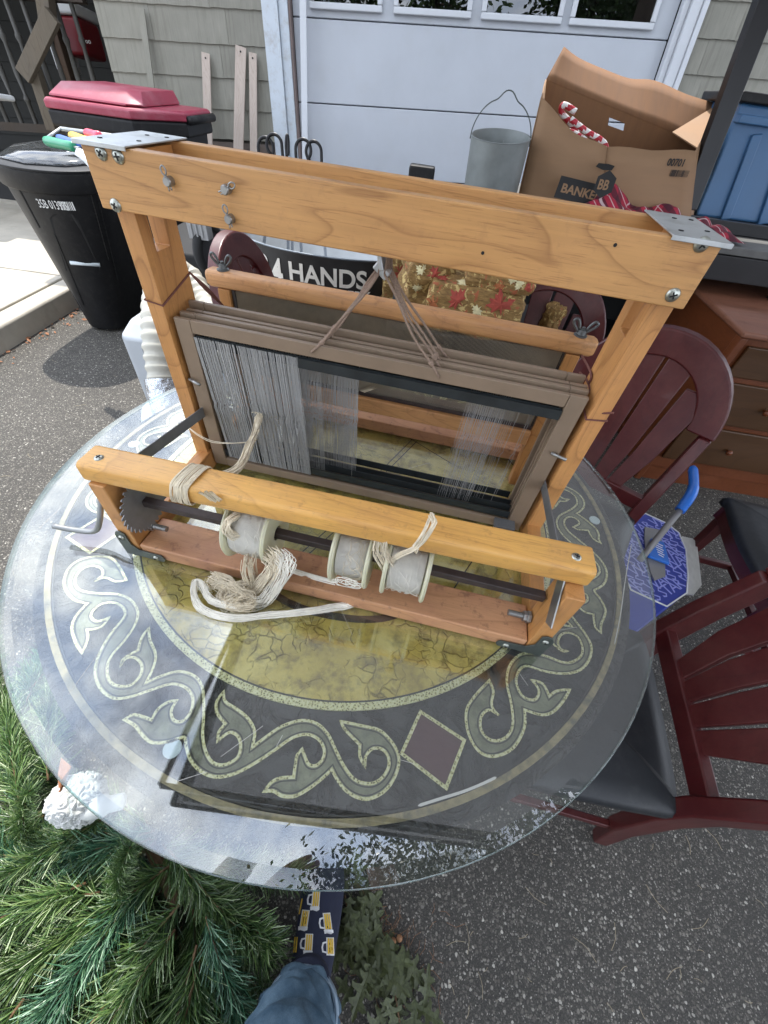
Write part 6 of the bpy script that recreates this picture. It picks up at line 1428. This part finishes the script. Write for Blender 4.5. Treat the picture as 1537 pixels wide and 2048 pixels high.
# ------------------------------------------------------------------ sun canopy over the table (seen mirrored in the glass)
cn = thing('sun_canopy', 'grey fabric sun canopy on a thin frame, seen mirrored in the table glass', 'canopy', (.9, 1.3, 0))
CZ = 2.12; cx0, cx1, cy0, cy1 = -.655, 3.5, .12, 2.95
mfab = bpy.data.materials.new('grey_canopy_fabric'); mfab.use_nodes = True; nt = mfab.node_tree; nt.nodes.clear()
o_ = N(nt, 'ShaderNodeOutputMaterial'); d_ = N(nt, 'ShaderNodeBsdfDiffuse'); t_ = N(nt, 'ShaderNodeBsdfTranslucent'); m_ = N(nt, 'ShaderNodeMixShader'); d_.inputs[0].default_value = (.30, .30, .31, 1); t_.inputs[0].default_value = (.22, .22, .23, 1)
m_.inputs[0].default_value = .5; L2 = nt.links.new; L2(d_.outputs[0], m_.inputs[1]); L2(t_.outputs[0], m_.inputs[2]); L2(m_.outputs[0], o_.inputs[0])
b = B(); b.grid(lambda u, v: Vector((cx0+(cx1-cx0)*u, cy0+(cy1-cy0)*v, CZ+.35*min(min(u, 1-u), min(v, 1-v)*.8)*1.6)), 20, 20); part('fabric_roof', b, mfab, cn, absolute=True)
b = B(); b.bar((cx0, cy0, CZ-.025), (cx1, cy0, CZ-.025), .01, .05); b.bar((cx0, cy1, CZ-.025), (cx1, cy1, CZ-.025), .01, .05); b.bar((cx0, cy0, CZ-.025), (cx0, cy1, CZ-.025), .01, .05); part('valance', b, mfab, cn, absolute=True)
b = B()
for a, c in (((cx0+.03, cy0+.03), (cx1-.03, cy0+.03)), ((cx0+.03, cy1-.03), (cx1-.03, cy1-.03)), ((cx0+.03, cy0+.03), (cx0+.03, cy1-.03)), ((cx1-.03, cy0+.03), (cx1-.03, cy1-.03))):
    b.bar((*a, CZ-.02), (*c, CZ-.02), .025, .025); m2 = ((a[0]+c[0])/2, (a[1]+c[1])/2); b.bar((*a, CZ-.3), (*m2, CZ-.02), .018, .018); b.bar((*m2, CZ-.3), (*c, CZ-.02), .018, .018)
part('frame', b, mat('grey_canopy_tube', (.30, .30, .31), .5, .3), cn, absolute=True)
for x, y in ((cx0+.03, cy1-.03), (cx1-.03, cy0+.03), (cx1-.03, cy1-.03)):
    if x < 0: continue
    b = B(); b.bar((x, y, 0), (x, y, CZ), .03, .03); part('leg', b, m_rack, cn, absolute=True)

# ------------------------------------------------------------------ trees behind and above the photographer (mirrored in the glass, shading the right)
random.seed(17)
m_lf = mat('tree_leaf', (.055, .095, .03), .5, 0, .35, 3, 0); m_bark = mat('tree_bark', (.09, .07, .055), .9, 0, .3, 20, .6, 60)
def tree(label, x, y, h, cr, nleaf, base=.45, ls=.09):
    t = thing('shade_tree', label, 'tree', (x, y, 0), group='shade trees behind the photographer'); b = B(); ends = []
    b.tube([(x, y, 0), (x+.05, y, h*.25), (x+jit(.2), y+jit(.2), h*.55), (x+jit(.4), y+jit(.4), h*.85)], [.2, .16, .11, .04], 10)
    for i in range(15):
        a = random.uniform(0, 6.28); z0 = h*random.uniform(.3, .7); r = cr*random.uniform(.55, .98); e = Vector((x+math.cos(a)*r, y+math.sin(a)*r, z0+h*random.uniform(.05, .35))); s = Vector((x, y, z0)); md = s.lerp(e, .5)+Vector((jit(.3), jit(.3), .25)); b.tube(smooth_path([s, md, e], 4), [.07, .065, .06, .05, .045, .04, .03, .02, .01], 6); ends += [e, md, s.lerp(e, .75)]
        for j in range(3): e2 = e+Vector((jit(.8), jit(.8), jit(.6))); b.tube([md.lerp(e, .4), e2], [.025, .008], 5); ends.append(e2)
    part('trunk', b, m_bark, t, absolute=True, smooth=True); b = B()
    for i in range(nleaf):
        c = random.choice(ends)+Vector((random.gauss(0, .38), random.gauss(0, .38), random.gauss(0, .30)))*(cr/3); u = Vector((jit(1), jit(1), jit(.6))).normalized()*ls*random.uniform(.6, 1.2); v = u.cross(Vector((jit(1), jit(1), jit(1)))).normalized()*ls*.38
        b.add([c-u, c-v, c+u, c+v], [(0, 1, 2, 3)])
    part('crown', b, m_lf, t, absolute=True, kind='stuff')
tree('tall leafy tree whose branches hang over the driveway to the right', 4.0, -1.3, 12.5, 4.6, 80000, ls=.07)
tree('broad leafy tree behind the photographer at the left', -4.6, -6.5, 8, 3.2, 9000, ls=.12)
tree('leafy tree straight behind the photographer', -.4, -8.5, 9, 3.4, 9000, ls=.12)
tree('leafy tree far behind at the right', 5.5, -6.0, 9, 3.2, 9000, ls=.12)

# ------------------------------------------------------------------ stand the driveway and all on it in its true slope
bpy.context.view_layer.update()
for o in GROOTS:
    o.matrix_world = G2W @ Matrix.LocRotScale(o.location, o.rotation_euler, o.scale)
